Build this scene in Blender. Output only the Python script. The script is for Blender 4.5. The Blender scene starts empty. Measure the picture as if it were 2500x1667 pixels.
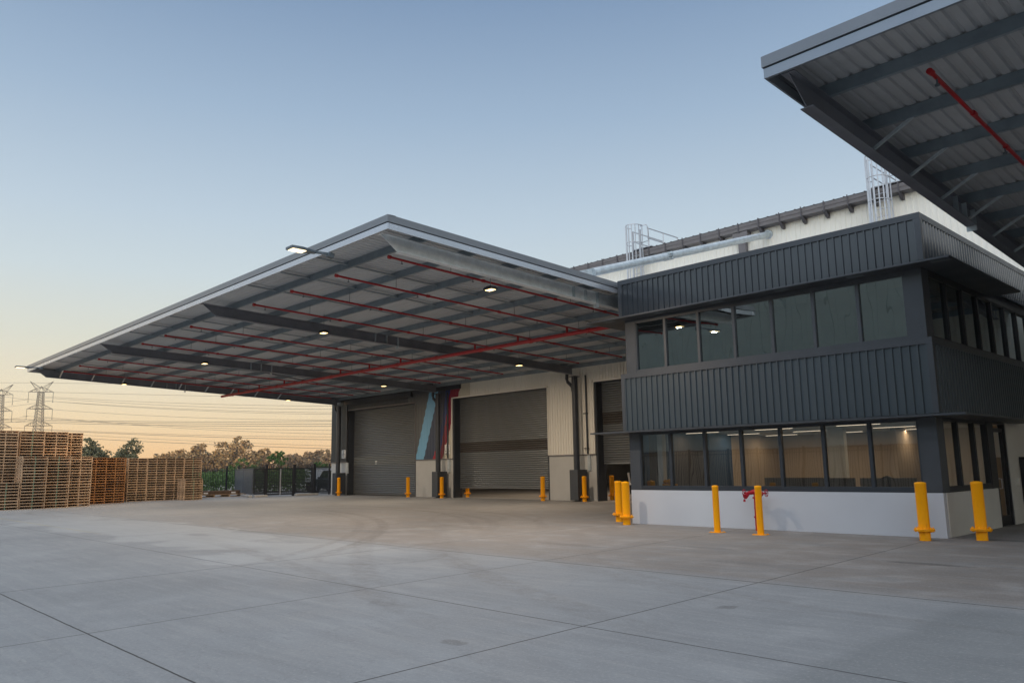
import bpy, math, random
from math import sin, cos, pi, radians, sqrt, atan2
from mathutils import Vector, Matrix
random.seed(7)
S = bpy.context.scene
COL = S.collection

# ------------------------------------------------------------------ camera
F, YAW, PITCH, ROLL, EYE = 1919.5845, -0.8083, 0.1602, -0.016, 1.65
fw = Vector((sin(YAW)*cos(PITCH), cos(YAW)*cos(PITCH), sin(PITCH)))
r0 = Vector((cos(YAW), -sin(YAW), 0)); u0 = r0.cross(fw)
cr, sr = cos(ROLL), sin(ROLL)
rt = r0*cr + u0*sr; up = u0*cr - r0*sr
cd = bpy.data.cameras.new('camera'); cam = bpy.data.objects.new('camera', cd); COL.objects.link(cam)
cam.matrix_world = Matrix(((rt.x, up.x, -fw.x, 0), (rt.y, up.y, -fw.y, 0), (rt.z, up.z, -fw.z, EYE), (0, 0, 0, 1)))
cd.sensor_width = 36; cd.lens = 36*F/2500; cd.clip_end = 6000; cd.clip_start = .05
S.camera = cam
S.render.resolution_x, S.render.resolution_y = 1024, 682
S.view_settings.view_transform = 'Standard'; S.view_settings.look = 'None'
S.view_settings.exposure = 0.0; S.view_settings.gamma = 1

# ------------------------------------------------------------------ world: clear dusk sky
SUN_EL, SUN_AZ = radians(3.0), radians(250)
w = bpy.data.worlds.new("World"); S.world = w; w.use_nodes = True
nt = w.node_tree; nt.nodes.clear()
N = nt.nodes.new; L = nt.links.new
out = N('ShaderNodeOutputWorld'); bg = N('ShaderNodeBackground'); bg.inputs[1].default_value = 1.0
tc = N('ShaderNodeTexCoord'); sep = N('ShaderNodeSeparateXYZ'); L(tc.outputs['Generated'], sep.inputs[0])
ramp = N('ShaderNodeValToRGB'); L(sep.outputs[2], ramp.inputs[0])
stops = [(0.0, (.88, .53, .25)), (.03, (.91, .61, .32)), (.06, (.88, .69, .43)), (.10, (.82, .73, .54)), (.155, (.70, .71, .62)), (.23, (.59, .68, .72)),
         (.30, (.50, .61, .71)), (.42, (.34, .46, .61)), (.56, (.19, .29, .455)), (.72, (.50, .56, .66)), (1.0, (1.0, 1.02, 1.08))]
e = ramp.color_ramp.elements
e[0].position, e[0].color = stops[0][0], stops[0][1]+(1,)
e[1].position, e[1].color = stops[-1][0], stops[-1][1]+(1,)
for p, c in stops[1:-1]:
    k = e.new(p); k.color = c+(1,)
sky = N('ShaderNodeTexSky'); sky.sky_type = 'NISHITA'; sky.sun_disc = False
sky.sun_elevation = SUN_EL; sky.sun_rotation = SUN_AZ
m1 = N('ShaderNodeMixRGB'); m1.blend_type = 'ADD'; m1.inputs[0].default_value = 0.012
L(ramp.outputs[0], m1.inputs[1]); L(sky.outputs[0], m1.inputs[2])
# the sky behind the camera, on the sunrise side, is brighter
dp_ = N('ShaderNodeVectorMath'); dp_.operation = 'DOT_PRODUCT'; L(tc.outputs['Generated'], dp_.inputs[0]); dp_.inputs[1].default_value = (.35, -.90, .25)
mr_ = N('ShaderNodeMapRange'); mr_.inputs[1].default_value = .05; mr_.inputs[2].default_value = .9; mr_.inputs[3].default_value = 1.0; mr_.inputs[4].default_value = 2.1; L(dp_.outputs['Value'], mr_.inputs[0])
m2 = N('ShaderNodeVectorMath'); m2.operation = 'SCALE'; L(m1.outputs[0], m2.inputs[0]); L(mr_.outputs[0], m2.inputs['Scale'])
L(m2.outputs[0], bg.inputs[0]); L(bg.outputs[0], out.inputs[0])

# soft sky-glow sun (diffuse dusk light from the open side of the yard)
sd = bpy.data.lights.new('sun', 'SUN'); so = bpy.data.objects.new('sun', sd); COL.objects.link(so)
sd.energy = .85; sd.angle = radians(50); sd.color = (1.0, .93, .86)
sunv = Vector((.42, -.72, .47)).normalized()       # direction towards the light
so.rotation_euler = sunv.to_track_quat('Z', 'Y').to_euler(); so.location = (0, -10, 30)

# ------------------------------------------------------------------ mesh helpers
class MB:
    def __init__(s): s.v = []; s.f = []; s.m = []; s.sm = []
    def add(s, vs, fs, mi=0, smooth=False):
        o = len(s.v); s.v += [tuple(p) for p in vs]
        for f in fs: s.f.append(tuple(o+i for i in f)); s.m.append(mi); s.sm.append(smooth)
        return s
    def box(s, x0, x1, y0, y1, z0, z1, mi=0):
        if x0 > x1: x0, x1 = x1, x0
        if y0 > y1: y0, y1 = y1, y0
        return s.add([(x0,y0,z0),(x1,y0,z0),(x1,y1,z0),(x0,y1,z0),(x0,y0,z1),(x1,y0,z1),(x1,y1,z1),(x0,y1,z1)],
                     [(0,3,2,1),(4,5,6,7),(0,1,5,4),(1,2,6,5),(2,3,7,6),(3,0,4,7)], mi)
    def bar(s, a, b, w, h, upv=(0,0,1), mi=0):
        a, b = Vector(a), Vector(b); d = (b-a).normalized(); U = Vector(upv)
        if abs(d.dot(U)) > .99: U = Vector((0,1,0))
        R = d.cross(U).normalized(); U = R.cross(d).normalized()
        vs = [p+R*sx*w/2+U*sy*h/2 for p in (a, b) for sx, sy in ((-1,-1),(1,-1),(1,1),(-1,1))]
        return s.add(vs, [(0,1,2,3),(7,6,5,4),(0,4,5,1),(1,5,6,2),(2,6,7,3),(3,7,4,0)], mi)
    def tube(s, pts, r, n=12, mi=0, cap=True, closed=False):
        pts = [Vector(p) for p in pts]; rings = []; m = len(pts)
        for i, p in enumerate(pts):
            if closed: d = pts[(i+1) % m]-pts[i-1]
            else: d = pts[min(i+1, m-1)]-pts[max(i-1, 0)]
            d.normalize(); U = Vector((0,0,1)) if abs(d.z) < .95 else Vector((0,1,0))
            R = d.cross(U).normalized(); U = R.cross(d)
            rr = r[i] if isinstance(r, (list, tuple)) else r
            rings.append([p+(R*cos(2*pi*k/n)+U*sin(2*pi*k/n))*rr for k in range(n)])
        vs = [q for g in rings for q in g]; fs = []
        for i in range(m if closed else m-1):
            a, b = i*n, ((i+1) % m)*n
            for k in range(n): fs.append((a+k, a+(k+1) % n, b+(k+1) % n, b+k))
        s.add(vs, fs, mi, True)
        if cap and not closed:
            s.add(rings[0], [tuple(range(n))[::-1]], mi); s.add(rings[-1], [tuple(range(n))], mi)
        return s
    def lathe(s, prof, c=(0,0,0), n=24, mi=0):
        vs = [(c[0]+r*cos(2*pi*k/n), c[1]+r*sin(2*pi*k/n), c[2]+z) for r, z in prof for k in range(n)]
        fs = [(i*n+k, i*n+(k+1) % n, (i+1)*n+(k+1) % n, (i+1)*n+k) for i in range(len(prof)-1) for k in range(n)]
        return s.add(vs, fs, mi, True)
    def prism(s, poly, axis, a, b, mi=0):      # poly in the two other axes, extruded a..b along axis
        def P(u, v, t): return {'x': (t,u,v), 'y': (u,t,v), 'z': (u,v,t)}[axis]
        n = len(poly); vs = [P(u,v,a) for u,v in poly]+[P(u,v,b) for u,v in poly]
        return s.add(vs, [tuple(range(n))[::-1], tuple(range(n,2*n))]+[(i,(i+1)%n,n+(i+1)%n,n+i) for i in range(n)], mi)
    def ribs(s, A, B, z0, z1, nrm, pitch=.19, dep=.028, w=.045, mi=0):   # vertical ribbed sheet from A to B
        A, B = Vector((A[0],A[1],0)), Vector((B[0],B[1],0)); d = B-A; Ln = d.length; d.normalize(); n = Vector((nrm[0],nrm[1],0))
        prof = [(0,0)]; k = 0; nn = max(1, round(Ln/pitch)); pt = Ln/nn
        for k in range(nn):
            u = k*pt+pt/2-w/2
            prof += [(u-.012,0),(u,dep),(u+w,dep),(u+w+.012,0)]
        prof.append((Ln,0))
        vs = []
        for u, q in prof:
            p = A+d*u+n*q; vs += [(p.x,p.y,z0 if not callable(z0) else z0(p)),(p.x,p.y,z1)]
        m = len(prof); fl = d.cross(Vector((0,0,1))).dot(n) > 0
        fs = [((2*i,2*i+2,2*i+3,2*i+1) if fl else (2*i,2*i+1,2*i+3,2*i+2)) for i in range(m-1)]
        return s.add(vs, fs, mi)
    def build(s, name, mats, parent=None, origin=None, bevel=0):
        if origin is None:
            if parent is not None: origin = wloc(parent)
            else:
                xs = [p[0] for p in s.v]; ys = [p[1] for p in s.v]; zs = [p[2] for p in s.v]
                origin = Vector(((min(xs)+max(xs))/2, (min(ys)+max(ys))/2, min(zs)))
        origin = Vector(origin)
        me = bpy.data.meshes.new(name)
        me.from_pydata([(p[0]-origin.x, p[1]-origin.y, p[2]-origin.z) for p in s.v], [], s.f)
        for m in (mats if isinstance(mats, (list, tuple)) else [mats]): me.materials.append(m)
        me.polygons.foreach_set('material_index', s.m); me.polygons.foreach_set('use_smooth', s.sm)
        me.update()
        o = bpy.data.objects.new(name, me); COL.objects.link(o)
        if parent is not None:
            o.parent = parent; o.location = origin-wloc(parent)
        else: o.location = origin
        if bevel:
            b = o.modifiers.new('bevel', 'BEVEL'); b.width = bevel; b.segments = 2; b.limit_method = 'ANGLE'
        return o
def wloc(o):
    p = Vector((0,0,0))
    while o is not None: p += Vector(o.location); o = o.parent
    return p
def tag(o, label=None, cat=None, group=None, kind=None):
    if label: o['label'] = label
    if cat: o['category'] = cat
    if group: o['group'] = group
    if kind: o['kind'] = kind
    return o
def empty(name, loc, label, cat, group=None):
    o = bpy.data.objects.new(name, None); COL.objects.link(o); o.location = loc; o.empty_display_size = .3
    return tag(o, label, cat, group)
def copy_tree(o, parent=None):
    c = o.copy(); COL.objects.link(c)
    if parent is not None: c.parent = parent
    for ch in [k for k in o.children]: copy_tree(ch, c)
    return c

# ------------------------------------------------------------------ materials
M = {}
def mat(name, col, rough=.5, metal=0, var=.0, scale=3., bump=0., bscale=30., spec=.5, stretch=None, col2=None, rvar=0., coat=0.):
    m = bpy.data.materials.new(name); m.use_nodes = True; t = m.node_tree; b = t.nodes['Principled BSDF']
    b.inputs['Roughness'].default_value = rough; b.inputs['Metallic'].default_value = metal
    b.inputs['Base Color'].default_value = tuple(col)+(1,); b.inputs['Specular IOR Level'].default_value = spec
    if coat: b.inputs['Coat Weight'].default_value = coat
    if var or col2 or bump or rvar:
        g = t.nodes.new('ShaderNodeNewGeometry'); mp = t.nodes.new('ShaderNodeMapping'); t.links.new(g.outputs['Position'], mp.inputs[0])
        if stretch: mp.inputs['Scale'].default_value = stretch
        n = t.nodes.new('ShaderNodeTexNoise'); n.inputs['Scale'].default_value = scale; n.inputs['Detail'].default_value = 6; n.inputs['Roughness'].default_value = .6
        t.links.new(mp.outputs[0], n.inputs[0])
        if var or col2:
            c2 = col2 if col2 else [max(0, c*(1-var)) for c in col]; c1 = col if col2 else [min(1, c*(1+var)) for c in col]
            rp = t.nodes.new('ShaderNodeValToRGB'); rp.color_ramp.elements[0].position = .32; rp.color_ramp.elements[1].position = .68
            rp.color_ramp.elements[0].color = tuple(c2)+(1,); rp.color_ramp.elements[1].color = tuple(c1)+(1,)
            t.links.new(n.outputs[0], rp.inputs[0]); t.links.new(rp.outputs[0], b.inputs['Base Color'])
        if rvar:
            mr = t.nodes.new('ShaderNodeMapRange'); mr.inputs[1].default_value = .3; mr.inputs[2].default_value = .7
            mr.inputs[3].default_value = rough-rvar; mr.inputs[4].default_value = rough+rvar
            t.links.new(n.outputs[0], mr.inputs[0]); t.links.new(mr.outputs[0], b.inputs['Roughness'])
        if bump:
            n2 = t.nodes.new('ShaderNodeTexNoise'); n2.inputs['Scale'].default_value = bscale; n2.inputs['Detail'].default_value = 4
            t.links.new(mp.outputs[0], n2.inputs[0]); bp = t.nodes.new('ShaderNodeBump'); bp.inputs['Strength'].default_value = bump; bp.inputs['Distance'].default_value = .02
            t.links.new(n2.outputs[0], bp.inputs['Height']); t.links.new(bp.outputs[0], b.inputs['Normal'])
    M[name] = m; return m
def emis(name, col, st):
    m = bpy.data.materials.new(name); m.use_nodes = True; b = m.node_tree.nodes['Principled BSDF']
    b.inputs['Base Color'].default_value = (.8,.8,.8,1); b.inputs['Emission Color'].default_value = tuple(col)+(1,); b.inputs['Emission Strength'].default_value = st
    M[name] = m; return m
mat('charcoal', (.047,.062,.073), .40, 0, .06, .6, stretch=(1,1,.3))
mat('charcoal_flat', (.045,.052,.062), .45, 0, .10, 2., rvar=.05)
mat('charcoal_gloss', (.045,.053,.063), .18, .2, .06, .6, stretch=(1,1,.3))
mat('shaded_frame', (.026,.033,.043), .4, 0, .1, 3.)  # lower window frames: charcoal darkened for the shade under the sunshade blade
mat('dark_steel', (.030,.036,.046), .45, 0, .15, 3.)
mat('cream', (.80,.775,.70), .5, 0, .03, .8, stretch=(1,1,.3))
mat('warm_white', (.66,.66,.62), .5, 0, .05, 1.2)
mat('dado', (.52,.56,.61), .6, 0, .06, .5, .03, 12., col2=(.48,.51,.56))
mat('dado_side', (.50,.50,.48), .6, 0, .06, 1.)
mat('gutter_grey', (.15,.14,.145), .5, 0, .08, 2.)
mat('galv', (.52,.58,.61), .38, .35, .18, 5., .04, 8., rvar=.1)
mat('galv_lit', (.84,.88,.90), .45, .1, .10, 4., .03, 8., rvar=.08)  # light falling on the near end rafter is put into this galvanised colour
mat('bracket', (.085,.08,.088), .5)
mat('int_dark', (.075,.07,.07), .8)
mat('galv_dark', (.15,.18,.20), .48, .4, .2, 4., rvar=.08)
mat('purlin', (.25,.30,.335), .45, .4, .15, 2.5, rvar=.08)
mat('rafter', (.21,.22,.25), .5, .35, .15, 2., rvar=.08)
mat('fascia_grey', (.20,.215,.235), .35, .3, .06, 1., rvar=.05)
mat('fascia_bright', (.50,.53,.58), .24, .5, .06, 1., rvar=.05)
mat('sheet', (.60,.63,.65), .6, .0, .12, .7, stretch=(.35,1.,1), col2=(.48,.50,.52))
mat('sheet_dimmed', (.47,.48,.49), .7, .0, .12, .7, stretch=(.35,1.,1), col2=(.37,.38,.385))  # darker copy of sheet; dimming by a net not built is in the colour
mat('fascia_mid', (.27,.30,.335), .32, .4, .06, 1., rvar=.05)
mat('red_pipe', (.40,.010,.016), .35, 0, .12, 2.)
mat('red_paint', (.34,.006,.02), .35, 0, .1, 6., spec=.35)
mat('yellow', (1.0,.40,.001), .42, 0, .04, 4., .02, 20., spec=.25)
def scuffed():
    m = M['yellow']; t = m.node_tree; b = t.nodes['Principled BSDF']; src = b.inputs['Base Color'].links[0].from_socket
    g = t.nodes.new('ShaderNodeNewGeometry'); mp = t.nodes.new('ShaderNodeMapping'); mp.inputs['Scale'].default_value = (9,9,2.2); t.links.new(g.outputs['Position'], mp.inputs[0])
    n = t.nodes.new('ShaderNodeTexNoise'); n.inputs['Scale'].default_value = 2.; n.inputs['Detail'].default_value = 9; n.inputs['Roughness'].default_value = .75; t.links.new(mp.outputs[0], n.inputs[0])
    r = t.nodes.new('ShaderNodeMapRange'); r.inputs[1].default_value = .60; r.inputs[2].default_value = .68; r.inputs[4].default_value = .55; t.links.new(n.outputs[0], r.inputs[0])
    x = t.nodes.new('ShaderNodeMixRGB'); x.inputs[2].default_value = (.42,.17,.03,1); t.links.new(r.outputs[0], x.inputs[0]); t.links.new(src, x.inputs[1]); t.links.new(x.outputs[0], b.inputs['Base Color'])
scuffed()
mat('yellow_dull', (.62,.27,.01), .5, 0, .2, 4.)
mat('alu', (.50,.52,.56), .4, .5, .1, 6.)
mat('black', (.012,.013,.016), .45, 0, .1, 5.)
mat('fence_black', (.02,.022,.028), .4, 0, .1, 5.)
mat('louvre_grey', (.075,.082,.10), .5, 0, .1, 3.)
mat('rubber', (.02,.02,.02), .8)
mat('shutter', (.215,.225,.228), .30, .5)
mat('concrete_kerb', (.40,.38,.35), .85, 0, .15, 3., .2, 40.)
mat('pylon_steel', (.085,.062,.042), .6, .3)
mat('wire', (.14,.105,.075), .6)
mat('int_beige', (.46,.37,.27), .7, 0, .05, 1.)
mat('int_navy', (.03,.07,.14), .6)
mat('int_grey', (.13,.13,.14), .8, 0, .1, 2.)
mat('int_white', (.62,.60,.56), .8)
mat('screen_taupe', (.16,.13,.10), .85, 0, .1, 30.)
mat('paper_white', (.75,.75,.73), .6)
mat('ink', (.015,.015,.015), .6)
mat('car_paint', (.03,.036,.045), .18, .3, coat=.8)
mat('white_paint', (.66,.68,.72), .3, 0, .04, 3.)
mat('timber_dark', (.11,.065,.035), .8, 0, .3, 9., .3, 30.)
mat('opp_wall', (.44,.50,.48), .6, 0, .06, 1.)
mat('opp_dado', (.42,.36,.30), .7, 0, .08, .8)
mat('bark', (.16,.11,.075), .9, 0, .3, 6.)
mat('earth', (.10,.10,.055), .95, 0, .4, .4, .3, 8., col2=(.045,.065,.025))
emis('lamp_lens', (1.0,.70,.30), 4.0); emis('strip_lens', (1.0,.82,.58), 1.6); emis('head_lens', (1.0,.78,.45), 2.6)
emis('hazard_lens', (1,.7,.4), 2)
# wood with per-object tone
def wood(name, c1, c2, dark):
    m = mat(name, c1, .75, 0, 0, 6., .25, 60., col2=c2, stretch=(.5,3,6))
    t = m.node_tree; b = t.nodes['Principled BSDF']; src = b.inputs['Base Color'].links[0].from_socket
    oi = t.nodes.new('ShaderNodeObjectInfo'); mr = t.nodes.new('ShaderNodeMapRange'); mr.inputs[3].default_value = dark; mr.inputs[4].default_value = 1.12
    t.links.new(oi.outputs['Random'], mr.inputs[0]); mx = t.nodes.new('ShaderNodeMixRGB'); mx.blend_type = 'MULTIPLY'; mx.inputs[0].default_value = 1
    t.links.new(src, mx.inputs[1]); t.links.new(mr.outputs[0], mx.inputs[2]); t.links.new(mx.outputs[0], b.inputs['Base Color'])
wood('pine', (.68,.46,.28), (.48,.33,.20), .70)
wood('pine_orange', (.55,.27,.10), (.36,.16,.06), .7)
mat('green_end', (.09,.20,.13), .8)
def leaf(name, c1, c2, tr=.25):
    m = bpy.data.materials.new(name); m.use_nodes = True; t = m.node_tree; b = t.nodes['Principled BSDF']; b.inputs['Roughness'].default_value = .6
    g = t.nodes.new('ShaderNodeNewGeometry'); rp = t.nodes.new('ShaderNodeValToRGB')
    rp.color_ramp.elements[0].color = tuple(c1)+(1,); rp.color_ramp.elements[1].color = tuple(c2)+(1,)
    t.links.new(g.outputs['Random Per Island'], rp.inputs[0]); t.links.new(rp.outputs[0], b.inputs['Base Color'])
    tl = t.nodes.new('ShaderNodeBsdfTranslucent'); t.links.new(rp.outputs[0], tl.inputs[0]); mx = t.nodes.new('ShaderNodeMixShader'); mx.inputs[0].default_value = tr
    t.links.new(b.outputs[0], mx.inputs[1]); t.links.new(tl.outputs[0], mx.inputs[2])
    t.links.new(mx.outputs[0], t.nodes['Material Output'].inputs[0]); M[name] = m
leaf('leaf_gum', (.05,.05,.022), (.90,.54,.21)); leaf('leaf_dark', (.07,.085,.04), (.30,.26,.13)); leaf('leaf_green', (.035,.085,.018), (.15,.26,.07), .3)
leaf('leaf_far', (.10,.09,.05), (.70,.44,.22))
# glass: partly mirror-like, partly clear, with slow waves
def glass(name, tint, refl, wave=.012, ior=1.5, rough=0.0, wscale=(1.6,1.6,.5)):
    m = bpy.data.materials.new(name); m.use_nodes = True; t = m.node_tree; t.nodes.clear()
    o = t.nodes.new('ShaderNodeOutputMaterial'); mx = t.nodes.new('ShaderNodeMixShader'); tr = t.nodes.new('ShaderNodeBsdfTransparent'); gl = t.nodes.new('ShaderNodeBsdfGlossy')
    tr.inputs[0].default_value = tuple(tint)+(1,); gl.inputs['Roughness'].default_value = rough; gl.inputs[0].default_value = (.92,1,1,1)
    lw = t.nodes.new('ShaderNodeFresnel'); lw.inputs[0].default_value = ior
    ad = t.nodes.new('ShaderNodeMath'); ad.operation = 'ADD'; ad.use_clamp = True; ad.inputs[1].default_value = refl
    tc = t.nodes.new('ShaderNodeNewGeometry'); mp = t.nodes.new('ShaderNodeMapping'); mp.inputs['Scale'].default_value = wscale
    n = t.nodes.new('ShaderNodeTexNoise'); n.inputs['Scale'].default_value = 1.0; n.inputs['Detail'].default_value = 1
    bp = t.nodes.new('ShaderNodeBump'); bp.inputs['Strength'].default_value = 1; bp.inputs['Distance'].default_value = wave
    k = t.links.new
    k(tc.outputs['Position'], mp.inputs[0]); k(mp.outputs[0], n.inputs[0]); k(n.outputs[0], bp.inputs['Height']); k(bp.outputs[0], gl.inputs['Normal'])
    k(lw.outputs[0], ad.inputs[0]); k(ad.outputs[0], mx.inputs[0]); k(tr.outputs[0], mx.inputs[1]); k(gl.outputs[0], mx.inputs[2]); k(mx.outputs[0], o.inputs[0])
    M[name] = m
glass('glass_low', (.72,.72,.71), .12, .0022); glass('glass_up', (.14,.17,.18), .22, .004); glass('glass_plain', (.5,.55,.6), .1, .0)
# clear polycarbonate strip in shutters
def vision():
    mat('vision', (.07,.062,.055), .25); return mat('vision_light', (.18,.19,.185), .3)
vision()

# ------------------------------------------------------------------ ground materials
def slab_material():
    m = bpy.data.materials.new('concrete_slab'); m.use_nodes = True; t = m.node_tree; b = t.nodes['Principled BSDF']; n = t.nodes.new; k = t.links.new
    M['slab'] = m
    def math_(op, a, bb=None, c=None, clamp=False):
        q = n('ShaderNodeMath'); q.operation = op; q.use_clamp = clamp
        for i, x in enumerate((a, bb, c)):
            if x is None: continue
            if isinstance(x, (int, float)): q.inputs[i].default_value = x
            else: k(x, q.inputs[i])
        return q.outputs[0]
    g = n('ShaderNodeNewGeometry'); sp = n('ShaderNodeSeparateXYZ'); k(g.outputs['Position'], sp.inputs[0]); X, Y = sp.outputs[0], sp.outputs[1]
    def noise(scale, detail=6, rough=.6, stretch=(1,1,1), rot=0, dist=0):
        mp = n('ShaderNodeMapping'); mp.inputs['Scale'].default_value = stretch; mp.inputs['Rotation'].default_value = (0,0,rot); k(g.outputs['Position'], mp.inputs[0])
        q = n('ShaderNodeTexNoise'); q.inputs['Scale'].default_value = scale; q.inputs['Detail'].default_value = detail; q.inputs['Roughness'].default_value = rough; q.inputs['Distortion'].default_value = dist
        k(mp.outputs[0], q.inputs[0]); return q.outputs[0]
    def mix(fac, a, bb, mode='MIX'):
        q = n('ShaderNodeMixRGB'); q.blend_type = mode
        if isinstance(fac, float): q.inputs[0].default_value = fac
        else: k(fac, q.inputs[0])
        for i, x in ((1, a), (2, bb)):
            if isinstance(x, tuple): q.inputs[i].default_value = x+(1,)
            else: k(x, q.inputs[i])
        return q.outputs[0]
    def rng(v, a, bb, c=0., d=1.):
        q = n('ShaderNodeMapRange'); q.inputs[1].default_value = a; q.inputs[2].default_value = bb; q.inputs[3].default_value = c; q.inputs[4].default_value = d; k(v, q.inputs[0]); return q.outputs[0]
    big = noise(.22, 5, .55, dist=.6); med = noise(1.1, 7, .62, (1,1,1), 0, .4); brush = noise(2.2, 6, .65, (.12,1.6,1), radians(-6)); fine = noise(55, 3)
    brush2 = noise(6, 5, .7, (.10,1.3,1), radians(4))
    base = mix(rng(big,.35,.65), (.228,.242,.252), (.292,.308,.318))
    # dustier, browner pour under and beyond the canopy edge
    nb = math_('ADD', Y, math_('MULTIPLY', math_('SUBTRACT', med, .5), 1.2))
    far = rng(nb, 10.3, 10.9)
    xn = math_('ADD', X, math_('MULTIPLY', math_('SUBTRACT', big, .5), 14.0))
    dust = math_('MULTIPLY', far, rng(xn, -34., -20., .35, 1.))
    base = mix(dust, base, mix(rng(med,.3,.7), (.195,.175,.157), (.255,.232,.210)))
    base = mix(rng(brush,.40,.70,0.,.38), base, (.19,.20,.21))
    base = mix(rng(brush2,.5,.72,0.,.30), base, (.42,.42,.41))
    base = mix(rng(med,.50,.72,0.,.30), base, (.40,.415,.42))
    base = mix(rng(noise(.55,7,.7,(.6,1.2,1),radians(20),1.2),.50,.66,0.,.45), base, (.20,.215,.225))
    base = mix(rng(noise(3.2,8,.75,(.5,1.5,1),radians(-10),.8),.56,.72,0.,.35), base, (.155,.15,.145))
    # pale cement-rich patch between x -21..-13, y 6.5..10 with a torn edge
    e1 = math_('SUBTRACT', math_('ADD', Y, math_('MULTIPLY', math_('SUBTRACT', big, .5), 7.)), 8.6)
    e1 = math_('ADD', math_('MULTIPLY', math_('ABSOLUTE', e1), -1.), 1.5)
    pale = math_('MULTIPLY', rng(e1, 0., .35), math_('MULTIPLY', rng(X, -12.6, -14.0), rng(X, -40., -30.)))
    base = mix(math_('MULTIPLY', pale, .28), base, (.50,.52,.52))
    # curved tyre scuffs
    def arc(cx, cy, r, wd, amt, x0, x1, base):
        dx = math_('SUBTRACT', X, cx); dy = math_('SUBTRACT', Y, cy)
        rr = math_('SQRT', math_('ADD', math_('MULTIPLY', dx, dx), math_('MULTIPLY', dy, dy)))
        dd = math_('ABSOLUTE', math_('SUBTRACT', rr, r))
        f = rng(dd, wd*.6, wd, 1., 0.)
        tread = rng(noise(5, 3, .6), .38, .60, .15, 1.)
        f = math_('MULTIPLY', math_('MULTIPLY', f, tread), math_('MULTIPLY', rng(X, x0, x0+3.), rng(X, x1, x1-3.)))
        return mix(math_('MULTIPLY', f, amt), base, (.14,.13,.12))
    for a in ((-34.6,-7.2,25.5,.20,.60,-33.,-13.),(-34.6,-7.2,24.8,.16,.40,-33.,-13.),(-34.9,-6.2,27.6,.20,.45,-38.,-16.),(-27.9,4.8,15.2,.20,.55,-37.,-15.),(-27.9,4.8,16.6,.22,.50,-40.,-14.),(-22.4,15.9,3.6,.16,.40,-28.,-16.),
              (-22.6,15.6,5.2,.16,.35,-29.,-14.),(18.9,59.,59.8,.28,.30,-22.,-8.),(18.9,59.,58.0,.28,.26,-22.,-8.),(9.9,52.9,48.5,.28,.30,-14.,-4.),(9.9,52.9,46.7,.26,.22,-14.,-4.),(-13.2,9.0,1.2,.12,.30,-16.,-8.),
              (-30.,-68.,77.,.22,.30,-20.,-6.),(-16.,24.,9.2,.16,.30,-27.,-8.),(-3,20,11.,.14,.25,-13.,2.),(-40,16,7,.18,.35,-47,-30)):
        base = arc(*a, base)
    # darker patch with a ragged edge, lower right
    sx = math_('ADD', X, math_('MULTIPLY', math_('SUBTRACT', med, .5), .55)); sy = math_('ADD', Y, math_('MULTIPLY', math_('SUBTRACT', big, .5), .5))
    st = math_('MULTIPLY', rng(sx, -3.42, -3.18), rng(sy, 10.3, 9.9))
    base = mix(math_('MULTIPLY', st, .50), base, (.15,.165,.17))
    # small oil marks
    def spot(cx, cy, rx, ry, amt, base, col=(.10,.10,.10)):
        dx = math_('DIVIDE', math_('SUBTRACT', X, cx), rx); dy = math_('DIVIDE', math_('SUBTRACT', Y, cy), ry)
        rr = math_('ADD', math_('SQRT', math_('ADD', math_('MULTIPLY', dx, dx), math_('MULTIPLY', dy, dy))), math_('MULTIPLY', math_('SUBTRACT', noise(7, 4), .5), 1.6))
        return mix(math_('MULTIPLY', rng(rr, .65, 1.05, 1., 0.), amt), base, col)
    for a in ((-5.0,14.1,.75,.16,.75),(-6.2,5.07,.22,.10,.5),(-5.27,8.46,.13,.16,.55),(-8.6,5.9,.3,.12,.3),(-9.3,14.2,.7,.18,.35),(-12.0,13.0,1.1,.2,.3),(-5.2,19.2,.6,.25,.6),(-19,12.5,1.2,.3,.3),(-22,9,.7,.3,.3),(-7.4,12.4,.8,.15,.3)):
        base = spot(*a, base)
    # yellow line, far left
    f = math_('MULTIPLY', rng(math_('ABSOLUTE', math_('SUBTRACT', Y, 7.35)), .05, .06, 1., 0.), rng(X, -24.5, -25.5))
    base = mix(math_('MULTIPLY', math_('MULTIPLY', f, rng(med,.35,.6)), .35), base, (.45,.36,.08))
    vor = n('ShaderNodeTexVoronoi'); vor.inputs['Scale'].default_value = 2.2; k(g.outputs['Position'], vor.inputs[0])
    base = mix(rng(vor.outputs['Distance'], .016, .028, .5, 0.), base, (.12,.11,.10))
    base = mix(rng(fine,.35,.7,0.,.16), base, (.18,.18,.18))
    base = mix(rng(noise(26,5,.75),.52,.66,0.,.34), base, (.46,.46,.45)); base = mix(rng(noise(14,6,.8,(1,1,1),0,.5),.56,.70,0.,.42), base, (.15,.15,.15))
    crk = noise(.9,9,.62,(1,1,1),0,1.5); crk = rng(math_('ABSOLUTE', math_('SUBTRACT', crk, .5)), 0., .0035, .35, 0.); base = mix(math_('MULTIPLY', crk, rng(big,.5,.56)), base, (.10,.10,.10))
    # sawn and construction joints
    lines = [('y', 2.72, 0., .009), ('y', 6.50, 0., .009), ('y', 10.50, 0., .013), ('x', -5.45, -.052, .009), ('x', -9.15, -.105, .008), ('x', -13.40, -.10, .010),
             ('y', 18.2, 0., .006), ('x', -23., -.03, .010), ('x', -33., -.03, .010), ('y', 24.4, 0., .008), ('x', 2.2, -.03, .010)]
    jt = None
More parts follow.
